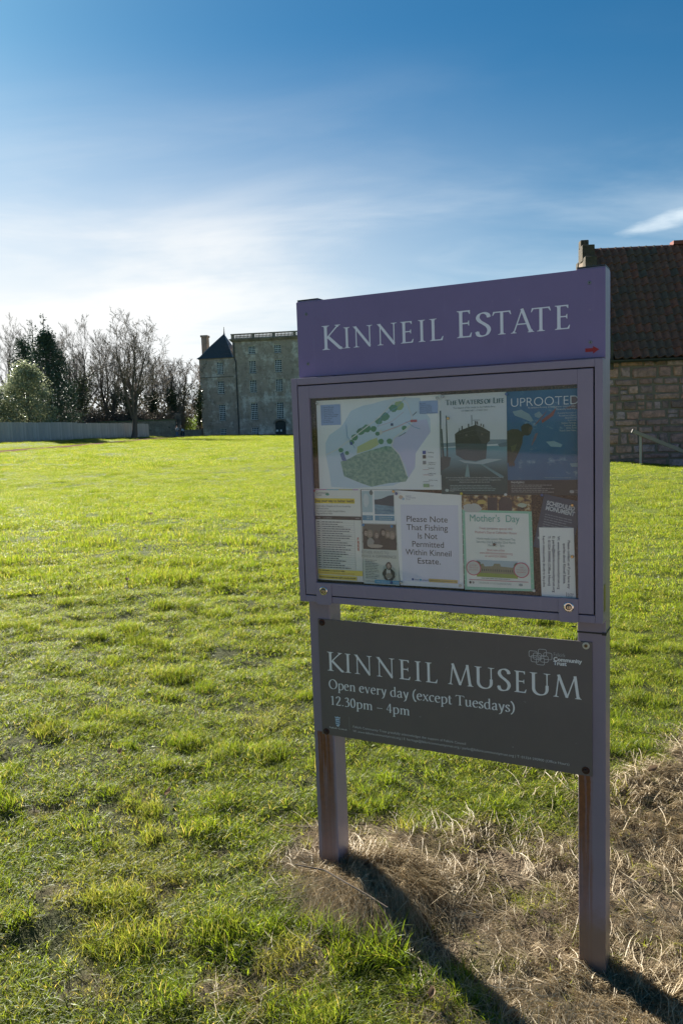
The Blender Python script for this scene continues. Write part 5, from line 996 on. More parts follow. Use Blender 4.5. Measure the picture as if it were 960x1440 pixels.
for k in range(NPAN):
    c0 = FA + fd * (k + 0.5) * pw_; gz = float(height(c0.x, c0.y)); top = 1.80 if k < 16 else 1.72
    b = MB(); nb = 16; bw_ = pw_ / nb
    for i in range(nb):
        x0 = i * bw_; b.box(x0 + 0.004, rf_.uniform(-.012, .006) - 0.02, -0.25, x0 + bw_ - 0.004, 0.012, top + rf_.uniform(-.03, .03))
    b.box(0, 0.013, 0.35, pw_, 0.06, 0.43).box(0, 0.013, 1.3, pw_, 0.06, 1.38)
    o = b.build('fence_panel', M_BOARD, fence); o.location = (k * pw_, 0, gz); o['kind'] = 'stuff'
    MB().box(-0.05, 0.062, -0.4, 0.05, 0.16, top + 0.02).build('fence_post', M_BOARD, fence).location = (k * pw_, 0, gz)
M_GARDEN = stone_mat('garden_wall_stone', (0.24, 0.20, 0.155), (0.34, 0.29, 0.23), (0.42, 0.38, 0.30), 2.2, 0.25); M_MOSS = flat((0.16, 0.17, 0.09), 0.95)
gw = thing('garden_wall', 'dark rubble garden wall with mossy coping behind the right end of the fence', 'wall', (-35.5, 118.2, 0.0), R(-0.6))
MB().box(0, 0, -0.5, 11.6, 0.55, 3.22).build('wall_face', M_GARDEN, gw)
b = MB(); x = -0.05
while x < 11.55:
    w_ = rf_.uniform(0.5, 0.9); b.box(x, -0.06, 3.222, min(x + w_ - 0.02, 11.65), 0.61, 3.32 + rf_.uniform(0, 0.16)); x += w_
tag(b.build('coping', M_MOSS, gw), kind='stuff')
gp_ = thing('gate_pier', 'tall square grey stone gate pier between garden wall and low wall', 'gate pier', (-24.72, 122.0, 0), 0)
MB().box(0, 0, -0.3, 0.85, 0.85, 4.05).build('shaft', M_HOUSE_D, gp_); MB().box(-0.09, -0.09, 4.052, 0.94, 0.94, 4.22).box(0.08, 0.08, 4.222, 0.77, 0.77, 4.38).build('cap', M_HOUSE_D, gp_)
lw_ = thing('low_wall', 'low dark stone wall running from the gate pier to the mansion tower', 'wall', (-23.85, 122.4, 0), R(8))
MB().box(0, 0, -0.5, 3.0, 0.45, 1.68).build('wall_face', M_GARDEN, lw_); MB().box(-0.01, -0.04, 1.682, 3.0, 0.5, 1.78).build('coping', M_HOUSE_D, lw_)
MB().box(3.01, -0.05, -0.5, 3.3, 0.5, 1.98).build('end_pier', flat((0.20, 0.13, 0.09), 0.8), lw_)

# ------------------------------------------------------------------ people by the gate
def skinned(name, bones, mat, parent, sub=1):
    """one smooth body grown from connected joints: bones = list of (index, parent index, point, radius)"""
    me = bpy.data.meshes.new(name); me.from_pydata([b[2] for b in bones], [(b[0], b[1]) for b in bones if b[1] is not None], []); o = link_mesh(name, me, mat, parent)
    s_ = o.modifiers.new('skin', 'SKIN'); s_.use_smooth_shade = True
    for i, b in enumerate(bones): me.skin_vertices[0].data[i].radius = (b[3], b[3]); me.skin_vertices[0].data[i].use_root = (i == 0)
    u = o.modifiers.new('sub', 'SUBSURF'); u.levels = sub; u.render_levels = sub; return o
M_SKIN = flat((0.50, 0.30, 0.22), 0.6)
def person(label, x, y, hgt, rot, top, legs, hair, coat, bend=0.0, arm=(0.25, -0.1), stride=0.10, group='people by the gate'):
    k = hgt / 1.72; p = thing('person', label, 'person', (x, y, float(height(x, y)) + 0.03), rot)
    def P(a, b, c):
        if c > 0.9: b = b - math.sin(bend) * (c - 0.9); c = 0.9 + (c - 0.9) * math.cos(bend)
        return (a * k, b * k, c * k)
    J = [(0, None, P(0, 0, .94), .115), (1, 0, P(0, 0, 1.10), .12), (2, 1, P(0, 0, 1.30), .13), (3, 2, P(0, 0, 1.44), .075), (4, 3, P(0, -.01, 1.50), .05), (5, 4, P(0, -.02, 1.60), .085), (6, 5, P(0, -.01, 1.68), .07)]
    arms = []
    for s in (-1, 1):
        n0 = len(J) + len(arms); a_ = arm[0] if s > 0 else arm[1]
        arms += [(n0, 2, P(s * .17, 0, 1.39), .058), (n0 + 1, n0, P(s * .23, -a_ * .3, 1.14), .045), (n0 + 2, n0 + 1, P(s * .22, -a_, .93 + abs(a_) * .5), .035), (n0 + 3, n0 + 2, P(s * .21, -a_ * 1.2, .86 + abs(a_) * .55), .03)]
    lg = []
    for s in (-1, 1):
        n0 = len(J) + len(arms) + len(lg); st = stride * s
        lg += [(n0, 0, P(s * .09, 0, .86), .09), (n0 + 1, n0, P(s * .10, -st * .5, .48), .062), (n0 + 2, n0 + 1, P(s * .10, st, .08), .04), (n0 + 3, n0 + 2, P(s * .11, st - .13, .035), .035)]
    skinned('body', J + arms + lg, M_SKIN, p)
    ct = [(0, None, P(0, 0, .88), .135), (1, 0, P(0, 0, 1.10), .135), (2, 1, P(0, 0, 1.30), .148), (3, 2, P(0, 0, 1.43), .085)]
    for s in (-1, 1):
        n0 = len(ct); a_ = arm[0] if s > 0 else arm[1]
        ct += [(n0, 2, P(s * .17, 0, 1.385), .070), (n0 + 1, n0, P(s * .235, -a_ * .3, 1.14), .058), (n0 + 2, n0 + 1, P(s * .222, -a_, .95 + abs(a_) * .5), .048)]
    skinned(coat, ct, flat(top, 0.8), p)
    tr_ = [(0, None, P(0, 0, .93), .125)]
    for s in (-1, 1):
        n0 = len(tr_); st = stride * s; tr_ += [(n0, 0, P(s * .09, 0, .84), .10), (n0 + 1, n0, P(s * .10, -st * .5, .48), .075), (n0 + 2, n0 + 1, P(s * .10, st, .11), .055)]
    skinned('trousers', tr_, flat(legs, 0.8), p)
    skinned('hair', [(0, None, P(0, .02, 1.70), .085), (1, 0, P(0, .06, 1.62), .08), (2, 1, P(0, .07, 1.50), .06)], flat(hair, 0.8), p)
    for s in (-1, 1): MB().box((s * .11 - .05) * k, (stride * s - .22) * k, -0.02, (s * .11 + .05) * k, (stride * s + .07) * k, .075 * k).build('shoe', M_BLACK, p, bevel=0.02)
person('red haired person in a pale top and light jeans standing beside the gate pier', -23.20, 116.0, 1.62, R(40), (0.55, 0.50, 0.50), (0.16, 0.22, 0.36), (0.32, 0.10, 0.04), 'blouse', arm=(0.3, 0.1))
person('person in black coat and dark trousers facing the pale topped companion', -22.62, 116.3, 1.76, R(-70), (0.012, 0.013, 0.018), (0.02, 0.022, 0.05), (0.02, 0.015, 0.012), 'coat', arm=(0.32, 0.2))
person('smaller person in a pale blue jacket bending forward right of the black coat', -22.22, 115.8, 1.45, R(-100), (0.50, 0.58, 0.68), (0.03, 0.035, 0.07), (0.05, 0.03, 0.02), 'jacket', bend=0.55, arm=(0.3, 0.35))

# ------------------------------------------------------------------ trees
def bark(name, c1, c2):
    mt, t, out = new_mat(name); co = t.add('ShaderNodeTexCoord').outputs['Object']
    principled(t, out, t.mix(t.noise(t.mapping(co, (3, 3, 0.6)), 4.0, 5, 0.7), c1, c2), 0.95, 0, 0.15); return mt
M_BARK = bark('grey_bark', (0.075, 0.066, 0.058), (0.17, 0.15, 0.13)); M_TWIG = bark('twig_bark', (0.15, 0.13, 0.11), (0.27, 0.235, 0.20)); M_BROWN = bark('brown_brush', (0.115, 0.092, 0.074), (0.22, 0.18, 0.145))
def leafm(name, c1, c2, rough=0.4, spec=0.5, trans=0.25):
    mt, t, out = new_mat(name); co = t.add('ShaderNodeTexCoord').outputs['Object']
    n = t.noise(co, 1.6, 4, 0.7); wn = t.add('ShaderNodeTexWhiteNoise', inp={0: t.add('ShaderNodeNewGeometry').outputs['Random Per Island'], 'W': 1.0} if False else {}).outputs[0]
    isl = t.add('ShaderNodeNewGeometry').outputs['Random Per Island']
    c = t.mix(t.math('ADD', t.math('MULTIPLY', n, 0.5), t.math('MULTIPLY', isl, 0.5)), c1, c2)
    b = principled(t, None, c, rough, 0, spec); tl = t.add('ShaderNodeBsdfTranslucent', inp={0: c})
    t.l.new(t.add('ShaderNodeMixShader', inp={0: trans, 1: b.outputs[0], 2: tl.outputs[0]}).outputs[0], out.inputs[0]); return mt
M_IVY = leafm('ivy_leaves', (0.022, 0.040, 0.016), (0.075, 0.105, 0.035)); M_YEW = leafm('yew_needles', (0.026, 0.052, 0.038), (0.080, 0.120, 0.080), 0.55, 0.4, 0.1); M_HOLLY = leafm('glossy_variegated_leaves', (0.06, 0.095, 0.035), (0.48, 0.50, 0.32), 0.25, 0.8, 0.35)
M_BRIGHT = leafm('fresh_leaves', (0.12, 0.20, 0.03), (0.28, 0.36, 0.05), 0.5, 0.4, 0.45)

def grow(rng, h, r0, lean=(0, 0), levels=4, spread=0.75, first=0.28, nmain=9, up=0.5, dens=1.0, twig=0.9, fork=False):
    """returns branch polylines [(points, radii, level)] of a leafless tree rooted at the origin"""
    out = []
    def branch(p, d, L, r, lev):
        n = max(3, int(5 + (2 if lev < 2 else 0))) if lev < 3 else 3
        pts, rad = [p.copy()], [r]; q = p.copy(); dd = d.copy()
        for i in range(n):
            wob = 0.10 if lev == 0 else 0.20
            dd = (dd + Vector((rng.gauss(0, wob), rng.gauss(0, wob), rng.gauss(0, wob) + up * (0.12 if lev else 0.05)))).normalized()
            q = q + dd * (L / n); pts.append(q.copy()); rad.append(r * (1 - 0.25 * (i + 1) / n) if lev == 99 else max(r * (1 - (i + 1) / n) ** 0.8, 0.008) if lev else max(r * (1 - 0.86 * (i + 1) / n), 0.012))
        out.append((pts, rad, lev))
        if lev >= levels: return
        m_ = {0: nmain, 1: int(7 * dens), 2: int(6 * dens), 3: int(5 * dens)}.get(lev, 3)
        for k in range(m_):
            f_ = (first + (1 - first) * (k + rng.random()) / m_) if lev == 0 else 0.15 + 0.85 * (k + rng.random()) / m_
            f_ = min(f_, 0.98); i = int(f_ * n); u_ = f_ * n - i; bp_ = pts[i].lerp(pts[i + 1], u_)
            tdir = (pts[i + 1] - pts[i]).normalized(); az_ = rng.uniform(0, 2 * math.pi) if lev else (k * 2.4 + rng.uniform(-.5, .5))
            side = Vector((math.cos(az_), math.sin(az_), 0)); side = (side - tdir * side.dot(tdir)).normalized()
            a = spread * rng.uniform(0.6, 1.1) * (1.0 if lev else (1.15 - 0.55 * f_))
            nd = (tdir * math.cos(a) + side * math.sin(a)).normalized()
            Lc = L * ((0.62 - 0.30 * f_) if lev == 0 else rng.uniform(0.38, 0.6) * (1.1 - 0.4 * f_)); rc = max(rad[i] * rng.uniform(0.40, 0.6), 0.010)
            branch(bp_, nd, Lc, rc, lev + 1)
    if fork:
        branch(Vector((0, 0, 0)), Vector((lean[0], lean[1], 1)).normalized(), h * 0.18, r0, 99)
        base = out[0][0][-1]
        for k in range(fork):
            az_ = k * 2 * math.pi / fork + rng.uniform(-.5, .5); a = rng.uniform(0.10, 0.34)
            branch(base + Vector((0, 0, -0.1)), Vector((math.cos(az_) * math.sin(a), math.sin(az_) * math.sin(a), math.cos(a))), h * rng.uniform(0.66, 0.86), r0 * rng.uniform(0.42, 0.62), 0)
    else:
        branch(Vector((0, 0, 0)), Vector((lean[0], lean[1], 1)).normalized(), h, r0, 0)
    return out
def sweep(branches, keep, minr=0.0):
    """joins branch polylines into arrays of tapered 3- or 5-sided tubes"""
    VV, FF = [], []; base = 0
    for pts, rad, lev in branches:
        if not keep(lev): continue
        n = 6 if lev in (0, 99) else (4 if lev == 1 else 3); P = np.array([tuple(p) for p in pts]); D = np.gradient(P, axis=0); D /= np.linalg.norm(D, axis=1)[:, None] + 1e-9
        ref = np.array([0, 0, 1.0]) if abs(D[0][2]) < 0.9 else np.array([1.0, 0, 0]); A = np.cross(D, ref); A /= np.linalg.norm(A, axis=1)[:, None] + 1e-9; B = np.cross(D, A)
        th_ = np.arange(n) * 2 * math.pi / n; rr = np.maximum(np.array(rad), minr)[:, None, None]
        ring = P[:, None, :] + rr * (np.cos(th_)[None, :, None] * A[:, None, :] + np.sin(th_)[None, :, None] * B[:, None, :])
        VV.append(ring.reshape(-1, 3)); m_ = len(P); ii = np.arange(m_ * n).reshape(m_, n) + base; jj = np.roll(ii, -1, axis=1)
        FF.append(np.stack([ii[:-1], ii[1:], jj[1:], jj[:-1]], -1).reshape(-1, 4)); base += m_ * n
    return np.vstack(VV), np.vstack(FF)
def leaf_cloud(rs_, centres, n, spread_, size, flatten=1.0, alongn=None):
    """n small bent leaf quads scattered round given centres"""
    c = centres[rs_.randint(0, len(centres), n)] + rs_.normal(0, 1, (n, 3)) * np.array([spread_, spread_, spread_ * flatten])
    a = rs_.normal(0, 1, (n, 3)); a /= np.linalg.norm(a, axis=1)[:, None]; b = np.cross(a, rs_.normal(0, 1, (n, 3))); b /= np.linalg.norm(b, axis=1)[:, None] + 1e-9
    s = size * rs_.uniform(0.6, 1.3, (n, 1)); V = np.stack([c - a * s, c + b * s * 0.55, c + a * s, c - b * s * 0.55], 1).reshape(-1, 3); return V, np.arange(4 * n).reshape(n, 4)
def np_obj(name, VF, mat, parent=None, smooth=False): return link_mesh(name, np_mesh(name, VF[0], VF[1]), mat, parent, smooth)
def bare_tree(name, label, x, y, h, r0, seed, ivy=0, group=None, minr=0.012, z=None, **kw):
    rng = random.Random(seed); br = grow(rng, h, r0, **kw); zz = float(height(x, y)) - 0.1 if z is None else z
    t_ = thing(name, label, 'tree', (x, y, zz), 0, group)
    np_obj('trunk', sweep(br, lambda l: l in (0, 1, 99)), M_BARK, t_, True); np_obj('crown', sweep(br, lambda l: 2 <= l < 99, minr), M_TWIG, t_)
    if ivy:
        rs_ = np.random.RandomState(seed); cs = np.array([tuple(p) for pts, rad, lev in br if lev in (0, 99) or (lev == 1 and rng.random() < 0.5) for p in pts if p.z < h * 0.78])
        np_obj('ivy', leaf_cloud(rs_, cs, ivy, h * 0.035, 0.12, 1.7), M_IVY, t_)
    return t_
# the specimen tree before the fence
bare_tree('bare_tree', 'tall bare spreading tree standing on the grass before the right end of the fence', -24.4, 96.0, 12.3, 0.38, 21, fork=5, levels=4, spread=0.74, first=0.12, nmain=9, up=0.7, dens=0.76, minr=0.014)
# wood behind, one by one
TREES = [(-50.5, 126, 17.0, 1, 0, 'slender bare tree at the far left edge of the wood'), (-47.3, 121, 15.5, 2, 2500, 'ivy clad bare tree behind the pale glossy bush, at its left'), (-44.0, 128, 15.3, 3, 0, 'bare tree just left of the two thin spires'),
         (-40.2, 125, 17.2, 4, 2600, 'broad bare tree with thickest twigs just right of the dark yew'), (-38.6, 120, 13.6, 5, 5200, 'leaning tree wrapped in dense ivy right of the dark yew'), (-37.0, 131, 15.5, 6, 0, 'thin bare tree in the gap between broad tree and tall twin stemmed tree'),
         (-34.9, 124, 14.6, 7, 1800, 'tall bare tree rising behind the middle of the fence'), (-33.2, 130, 15.6, 8, 0, 'bare tree with a fanned top left of the specimen tree'), (-31.0, 122, 11.8, 9, 3800, 'low ivy bound tree directly behind the specimen tree'),
         (-29.0, 127, 11.6, 10, 3600, 'ivy dark tree to the right of the specimen tree'), (-26.6, 130, 12.2, 11, 1500, 'bare tree right of the specimen tree, over the garden wall'), (-25.0, 126, 10.9, 12, 4200, 'dense ivy covered tree above the gate pier'),
         (-23.6, 134, 12.0, 13, 2500, 'bare tree behind the gate pier and low wall'), (-22.4, 131, 11.4, 14, 4400, 'ivy covered trunk close against the mansion tower'), (-21.2, 137, 13.2, 17, 2500, 'bare tree half hidden behind the left side of the mansion tower'), (-25.6, 133, 12.8, 18, 900, 'fine twigged bare tree between the two ivy clad trees by the gateway'), (-27.9, 134, 13.4, 19, 0, 'pale bare tree set back behind the right end of the fence'), (-30.2, 133, 13.6, 20, 0, 'fine twigged bare tree set back just right of the specimen tree'), (-36.2, 127, 15.2, 22, 1200, 'bare tree with an ivy foot above the middle of the fence'), (-42.0, 122, 14.6, 23, 0, 'slim bare tree between the yew and the broad bare tree'), (-43.0, 134, 14.0, 15, 3000, 'ivy hung tree behind the two thin spires'), (-53.0, 120, 15.0, 16, 3000, 'ivy clad tree half cut off by the left edge')]
for x, y, h, sd, iv, lb in TREES:
    bare_tree('bare_tree', lb, x, y, h * (0.83 if x < -36 else 0.73 if x < -28 else 0.80), 0.20 + 0.009 * h, 100 + sd, ivy=int(iv * 0.8), group='bare trees of the wood behind the fence', levels=4, spread=0.52, first=0.22, nmain=11, up=0.8, dens=0.9, minr=0.013)
# two thin spire trees
def spire(x, y, h, seed, label):
    rng = random.Random(seed); t_ = thing('spire_tree', label, 'tree', (x, y, float(height(x, y))), 0, 'thin spire topped conifers')
    br = [([Vector((0, 0, 0)), Vector((0.1, 0, h * .4)), Vector((-.05, 0, h * .8)), Vector((0.05, 0, h))], [0.16, 0.11, 0.06, 0.02], 0)]; cs = []
    z_ = h * 0.30
    while z_ < h * 0.98:
        a = rng.uniform(0, 6.28); L = (0.5 + 1.1 * (1 - z_ / h)) * rng.uniform(0.5, 1.1); e_ = Vector((math.cos(a) * L, math.sin(a) * L, z_ + L * 0.35)); br.append(([Vector((0, 0, z_)), Vector((e_.x * .5, e_.y * .5, z_ + L * 0.08)), e_], [0.03, 0.022, 0.01], 2))
        if rng.random() < 0.75: cs += [tuple(e_), tuple(Vector((e_.x * .6, e_.y * .6, z_ + L * .15)))]
        z_ += rng.uniform(0.14, 0.34)
    np_obj('trunk', sweep(br, lambda l: True), M_BARK, t_); np_obj('foliage', leaf_cloud(np.random.RandomState(seed), np.array(cs), 700, 0.12, 0.09), M_YEW, t_)
spire(-33.3, 90.0, 13.3, 31, 'thin spindly conifer, left and shorter of the two spires above the yew'); spire(-32.2, 90.5, 14.0, 32, 'thin spindly conifer, right and taller of the two spires above the yew')
def bushy(name, label, x, y, prof_, n, size, mat, seed, lump=0.35, core=None, z=None, cat='tree', bulge=1.0):
    """evergreen: trunk, a few limbs and a crown of leaves gathered in clumps; prof_ = [(height, radius)]"""
    rs_ = np.random.RandomState(seed); t_ = thing(name, label, cat, (x, y, float(height(x, y)) if z is None else z)); hs = np.array([p[0] for p in prof_]); rr = np.array([p[1] for p in prof_])
    nc = 420; zc_ = rs_.uniform(hs[0], hs[-1], nc); rad = np.interp(zc_, hs, rr) * np.sqrt(rs_.uniform(0.15, 1.0, nc)) * rs_.uniform(0.75, 1.2, nc); a = rs_.uniform(0, 2 * math.pi, nc); cs = np.stack([rad * np.cos(a), rad * np.sin(a), zc_], 1)
    br = [([Vector((0, 0, -0.2)), Vector((0.05, 0, hs[-1] * .5)), Vector((0, 0, hs[-1] * .92))], [max(rr) * .07, max(rr) * .05, 0.03], 0)]
    for c_ in cs[::9]: br.append(([Vector((0, 0, max(0.1, c_[2] * .6))), Vector((c_[0] * .5, c_[1] * .5, c_[2] * .85)), Vector(c_)], [0.06, 0.04, 0.012], 2))
    np_obj('trunk', sweep(br, lambda l: True), M_BARK, t_); np_obj('foliage', leaf_cloud(rs_, cs, n, lump, size, 0.8), mat, t_); return t_
bushy('glossy_bush', 'big rounded pale glossy evergreen bush lit silver behind the left of the fence', -30.9, 80.8, [(0.2, 2.2), (1.5, 2.75), (3.2, 2.7), (5.0, 2.2), (6.6, 1.4), (7.6, 0.5)], 15000, 0.115, M_HOLLY, 41, 0.33, cat='bush')
bushy('glossy_bush', 'low pale shrub spilling at the left edge of the photo above the fence', -33.4, 79.0, [(0.2, 1.6), (2.0, 2.0), (4.0, 1.5), (5.2, 0.5)], 6000, 0.115, M_HOLLY, 42, 0.33, cat='bush')
bushy('yew_tree', 'broad dark bluish yew right of the pale glossy bush', -31.2, 88.0, [(0.2, 2.5), (2.5, 2.9), (5.5, 2.5), (8.0, 1.9), (10.2, 1.1), (11.4, 0.3)], 20000, 0.11, M_YEW, 43, 0.36)
bushy('yew_tree', 'narrow pointed dark conifer above the left side of the pale bush', -35.2, 92.0, [(1.0, 1.8), (5, 1.9), (8.5, 1.3), (11.2, 0.4)], 9000, 0.11, M_YEW, 44, 0.33)
bushy('garden_shrub', 'small bright yellow green shrub seen through the gateway', -28.0, 149.0, [(0.1, 1.0), (1.0, 1.5), (1.9, 1.1), (2.4, 0.3)], 3500, 0.10, M_BRIGHT, 45, 0.28, cat='shrub', z=1.4)
bushy('garden_shrub', 'second bright green shrub close to the tower beyond the low wall', -26.0, 150.5, [(0.1, 0.7), (1.0, 1.0), (2.3, 0.8), (2.9, 0.2)], 3000, 0.10, M_BRIGHT, 46, 0.26, cat='shrub', z=1.2)
# brushwood, one dark mass under the wood
rb = random.Random(77); br = []
for k in range(620):
    x = rb.uniform(-58, -24.5); y = rb.uniform(119.8, 131) if x > -36.3 else rb.uniform(104, 124); gz = float(height(x, y)) if x < -27.5 else float(height(x, y)); h = rb.uniform(2.6, 5.6) * (1.0 if x < -33 else 0.85)
    for q in range(5):
        a = rb.uniform(0, 6.28); l = rb.uniform(0.5, 1.8); e_ = Vector((x + math.cos(a) * l, y + math.sin(a) * l, gz + h * rb.uniform(.6, 1))); m_ = Vector((x + math.cos(a) * l * .3, y + math.sin(a) * l * .3, gz + h * .5)); br.append(([Vector((x, y, gz)), m_, e_], [0.03, 0.024, 0.010], 2))
        for w_ in range(5):
            s0 = m_.lerp(e_, rb.random()); br.append(([s0, s0 + Vector((rb.gauss(0, .35), rb.gauss(0, .35), rb.gauss(.25, .3))), s0 + Vector((rb.gauss(0, .7), rb.gauss(0, .7), rb.gauss(.5, .4)))], [0.018, 0.014, 0.008], 2))
tag(np_obj('undergrowth', sweep(br, lambda l: True, 0.013), M_BROWN), 'brown leafless brushwood massed under the trees behind the fence', kind='stuff')
rs_ = np.random.RandomState(5); cs = np.stack([rs_.uniform(-60, -24, 900), rs_.uniform(118, 134, 900), 0 * rs_.uniform(0, 1, 900)], 1); cs[:, 2] = height(cs[:, 0], cs[:, 1]) + rs_.uniform(0.2, 1, 900) ** 1.5 * 4.2
tag(np_obj('undergrowth', leaf_cloud(rs_, cs, 26000, 0.6, 0.13), leafm('bramble_leaves', (0.035, 0.040, 0.020), (0.12, 0.095, 0.050)), None), 'dark bramble and ivy mass at the foot of the wood', kind='stuff')
# far woodland closing the view beyond the trees
rs_ = np.random.RandomState(6); n_ = 3600; a_ = np.radians(rs_.uniform(40, 155, n_)); d_2 = rs_.uniform(165, 230, n_); cs = np.stack([d_2 * np.cos(a_), d_2 * np.sin(a_), rs_.uniform(0, 1, n_) ** 1.4 * 8.5 - 1], 1)
tag(np_obj('far_wood', leaf_cloud(rs_, cs, 110000, 1.9, 0.45), leafm('far_wood_twigs', (0.055, 0.048, 0.040), (0.12, 0.105, 0.080), 0.9, 0.1), None), 'brown far woodland beyond the trees and the mansion', kind='stuff')

# ------------------------------------------------------------------ grass
def blade_mesh(name, n, rad, h0, h1, w0, seed, lean=0.8, segs=3, flat_=0.0):
    r_ = np.random.RandomState(seed); rr = rad * np.sqrt(r_.uniform(0, 1, n)); aa = r_.uniform(0, 2 * np.pi, n); bx, by = rr * np.cos(aa), rr * np.sin(aa)
    ha = r_.uniform(h0, h1, n); da = aa * 0.3 + r_.uniform(0, 2 * np.pi, n); ln = ha * lean * r_.uniform(0.3, 1.4, n); wd_ = w0 * r_.uniform(0.7, 1.3, n); fa = r_.uniform(0, np.pi, n)
    V = []; 
    for i in range(segs + 1):
        f_ = i / segs; k = (f_ ** 1.7); cxx = bx + np.cos(da) * ln * k; cyy = by + np.sin(da) * ln * k; cz_ = ha * (f_ - 0.28 * (ln / ha) * f_ ** 2.2 * np.minimum(1, 1)); hw_ = wd_ * 0.5 * (1 - f_) ** 0.6
        if i < segs: V += [np.stack([cxx - np.cos(fa) * hw_, cyy - np.sin(fa) * hw_, cz_], 1), np.stack([cxx + np.cos(fa) * hw_, cyy + np.sin(fa) * hw_, cz_], 1)]
        else: V += [np.stack([cxx, cyy, cz_], 1)]
    m_ = 2 * segs + 1; V = np.stack(V, 1).reshape(-1, 3); base = (np.arange(n) * m_)[:, None]; F4 = []
    for i in range(segs - 1): F4.append(base + np.array([[2 * i, 2 * i + 1, 2 * i + 3, 2 * i + 2]]))
    T3 = base + np.array([[2 * segs - 2, 2 * segs - 1, 2 * segs]])
    faces = np.concatenate(F4).tolist() + T3.tolist(); me = bpy.data.meshes.new(name); me.from_pydata(V.tolist(), [], faces); me.update(); return me
mt, t, out = new_mat('grass_blades'); geo = t.add('ShaderNodeNewGeometry'); isl = geo.outputs['Random Per Island']; tint = t.add('ShaderNodeAttribute', attribute_type='INSTANCER', attribute_name='tint').outputs['Fac']
dry = t.add('ShaderNodeAttribute', attribute_type='INSTANCER', attribute_name='dry').outputs['Fac']
c = t.ramp(isl, [(0.0, (0.074, 0.122, 0.012)), (0.45, (0.143, 0.215, 0.018)), (0.80, (0.222, 0.280, 0.034)), (0.92, (0.30, 0.27, 0.09)), (1.0, (0.48, 0.41, 0.22))])
c = t.mix(tint, c, t.mix(0.5, c, (0.05, 0.095, 0.014))); c = t.mix(t.math('MULTIPLY', dry, t.math('LESS_THAN', isl, 0.65)), c, (0.30, 0.25, 0.12))
b = principled(t, None, c, 0.45, 0, 0.34); tl = t.add('ShaderNodeBsdfTranslucent', inp={0: t.mix(1.0, c, (2.0, 1.80, 0.9), 'MULTIPLY')})
t.l.new(t.add('ShaderNodeMixShader', inp={0: 0.55, 1: b.outputs[0], 2: tl.outputs[0]}).outputs[0], out.inputs[0]); M_GRASS = mt
mt, t, out = new_mat('straw'); isl = t.add('ShaderNodeNewGeometry').outputs['Random Per Island']
c = t.ramp(isl, [(0.0, (0.27, 0.205, 0.12)), (0.35, (0.43, 0.34, 0.20)), (0.7, (0.57, 0.46, 0.30)), (1.0, (0.72, 0.62, 0.44))])
b = principled(t, None, c, 0.5, 0, 0.4); tl = t.add('ShaderNodeBsdfTranslucent', inp={0: c}); t.l.new(t.add('ShaderNodeMixShader', inp={0: 0.42, 1: b.outputs[0], 2: tl.outputs[0]}).outputs[0], out.inputs[0]); M_STRAW = mt

def proto_collection(name, meshes):
    c_ = bpy.data.collections.new(name)
    for me in meshes: me.materials.append(M_GRASS); o = bpy.data.objects.new(name + '_tuft', me); c_.objects.link(o)
    return c_
def scatter(name, label, P, rot, scl, tint_, dry_, coll):
    me = bpy.data.meshes.new(name); n = len(P); me.vertices.add(n); me.vertices.foreach_set('co', np.asarray(P, np.float32).ravel())
    for nm, ty, arr in (('rot', 'FLOAT_VECTOR', rot), ('scl', 'FLOAT_VECTOR', scl), ('tint', 'FLOAT', tint_), ('dry', 'FLOAT', dry_)):
        a = me.attributes.new(nm, ty, 'POINT'); a.data.foreach_set('vector' if ty == 'FLOAT_VECTOR' else 'value', np.asarray(arr, np.float32).ravel())
    me.update(); o = link_mesh(name, me); tag(o, label, kind='stuff')
    ng = bpy.data.node_groups.new(name, 'GeometryNodeTree'); ng.interface.new_socket('Geometry', in_out='INPUT', socket_type='NodeSocketGeometry'); ng.interface.new_socket('Geometry', in_out='OUTPUT', socket_type='NodeSocketGeometry')
    N = ng.nodes; L = ng.links; gi = N.new('NodeGroupInput'); go = N.new('NodeGroupOutput'); ci = N.new('GeometryNodeCollectionInfo'); ci.inputs[0].default_value = coll; ci.inputs[1].default_value = True; ci.inputs[2].default_value = True
    ip = N.new('GeometryNodeInstanceOnPoints'); ip.inputs['Pick Instance'].default_value = True
    ra = N.new('GeometryNodeInputNamedAttribute'); ra.data_type = 'FLOAT_VECTOR'; ra.inputs[0].default_value = 'rot'; sa = N.new('GeometryNodeInputNamedAttribute'); sa.data_type = 'FLOAT_VECTOR'; sa.inputs[0].default_value = 'scl'
    er = N.new('FunctionNodeEulerToRotation'); L.new(ra.outputs[0], er.inputs[0])
    L.new(gi.outputs[0], ip.inputs['Points']); L.new(ci.outputs[0], ip.inputs['Instance']); L.new(er.outputs[0], ip.inputs['Rotation']); L.new(sa.outputs[0], ip.inputs['Scale']); L.new(ip.outputs[0], go.inputs[0])
    md = o.modifiers.new('scatter', 'NODES'); md.node_group = ng; return o
rg_ = np.random.RandomState(99)
def field_points(n, r0, r1, half=36, power=0.5):
    """random points in a wedge of the field in front of the viewer, even by area (power .5) or denser near"""
    u_ = rg_.uniform(0, 1, n); r_ = (r0 ** (1 / power) + u_ * (r1 ** (1 / power) - r0 ** (1 / power))) ** power; a = np.radians(90 + rg_.uniform(-half, half, n)); return r_ * np.cos(a), r_ * np.sin(a)
def on_path(x, y):
    d = np.min(np.hypot(x[:, None] - PATH_PTS[None, ::2, 0], y[:, None] - PATH_PTS[None, ::2, 1]), axis=1); return d
def clumps(x, y):
    r_ = np.hypot(x, y); return S(0.75, 1.7, waves(x, y, 0.24, 31) * S(30, 12, r_) + waves(x, y, 0.8, 38) * S(10, 30, r_) + 0.6 * waves(x, y, 0.7, 32))
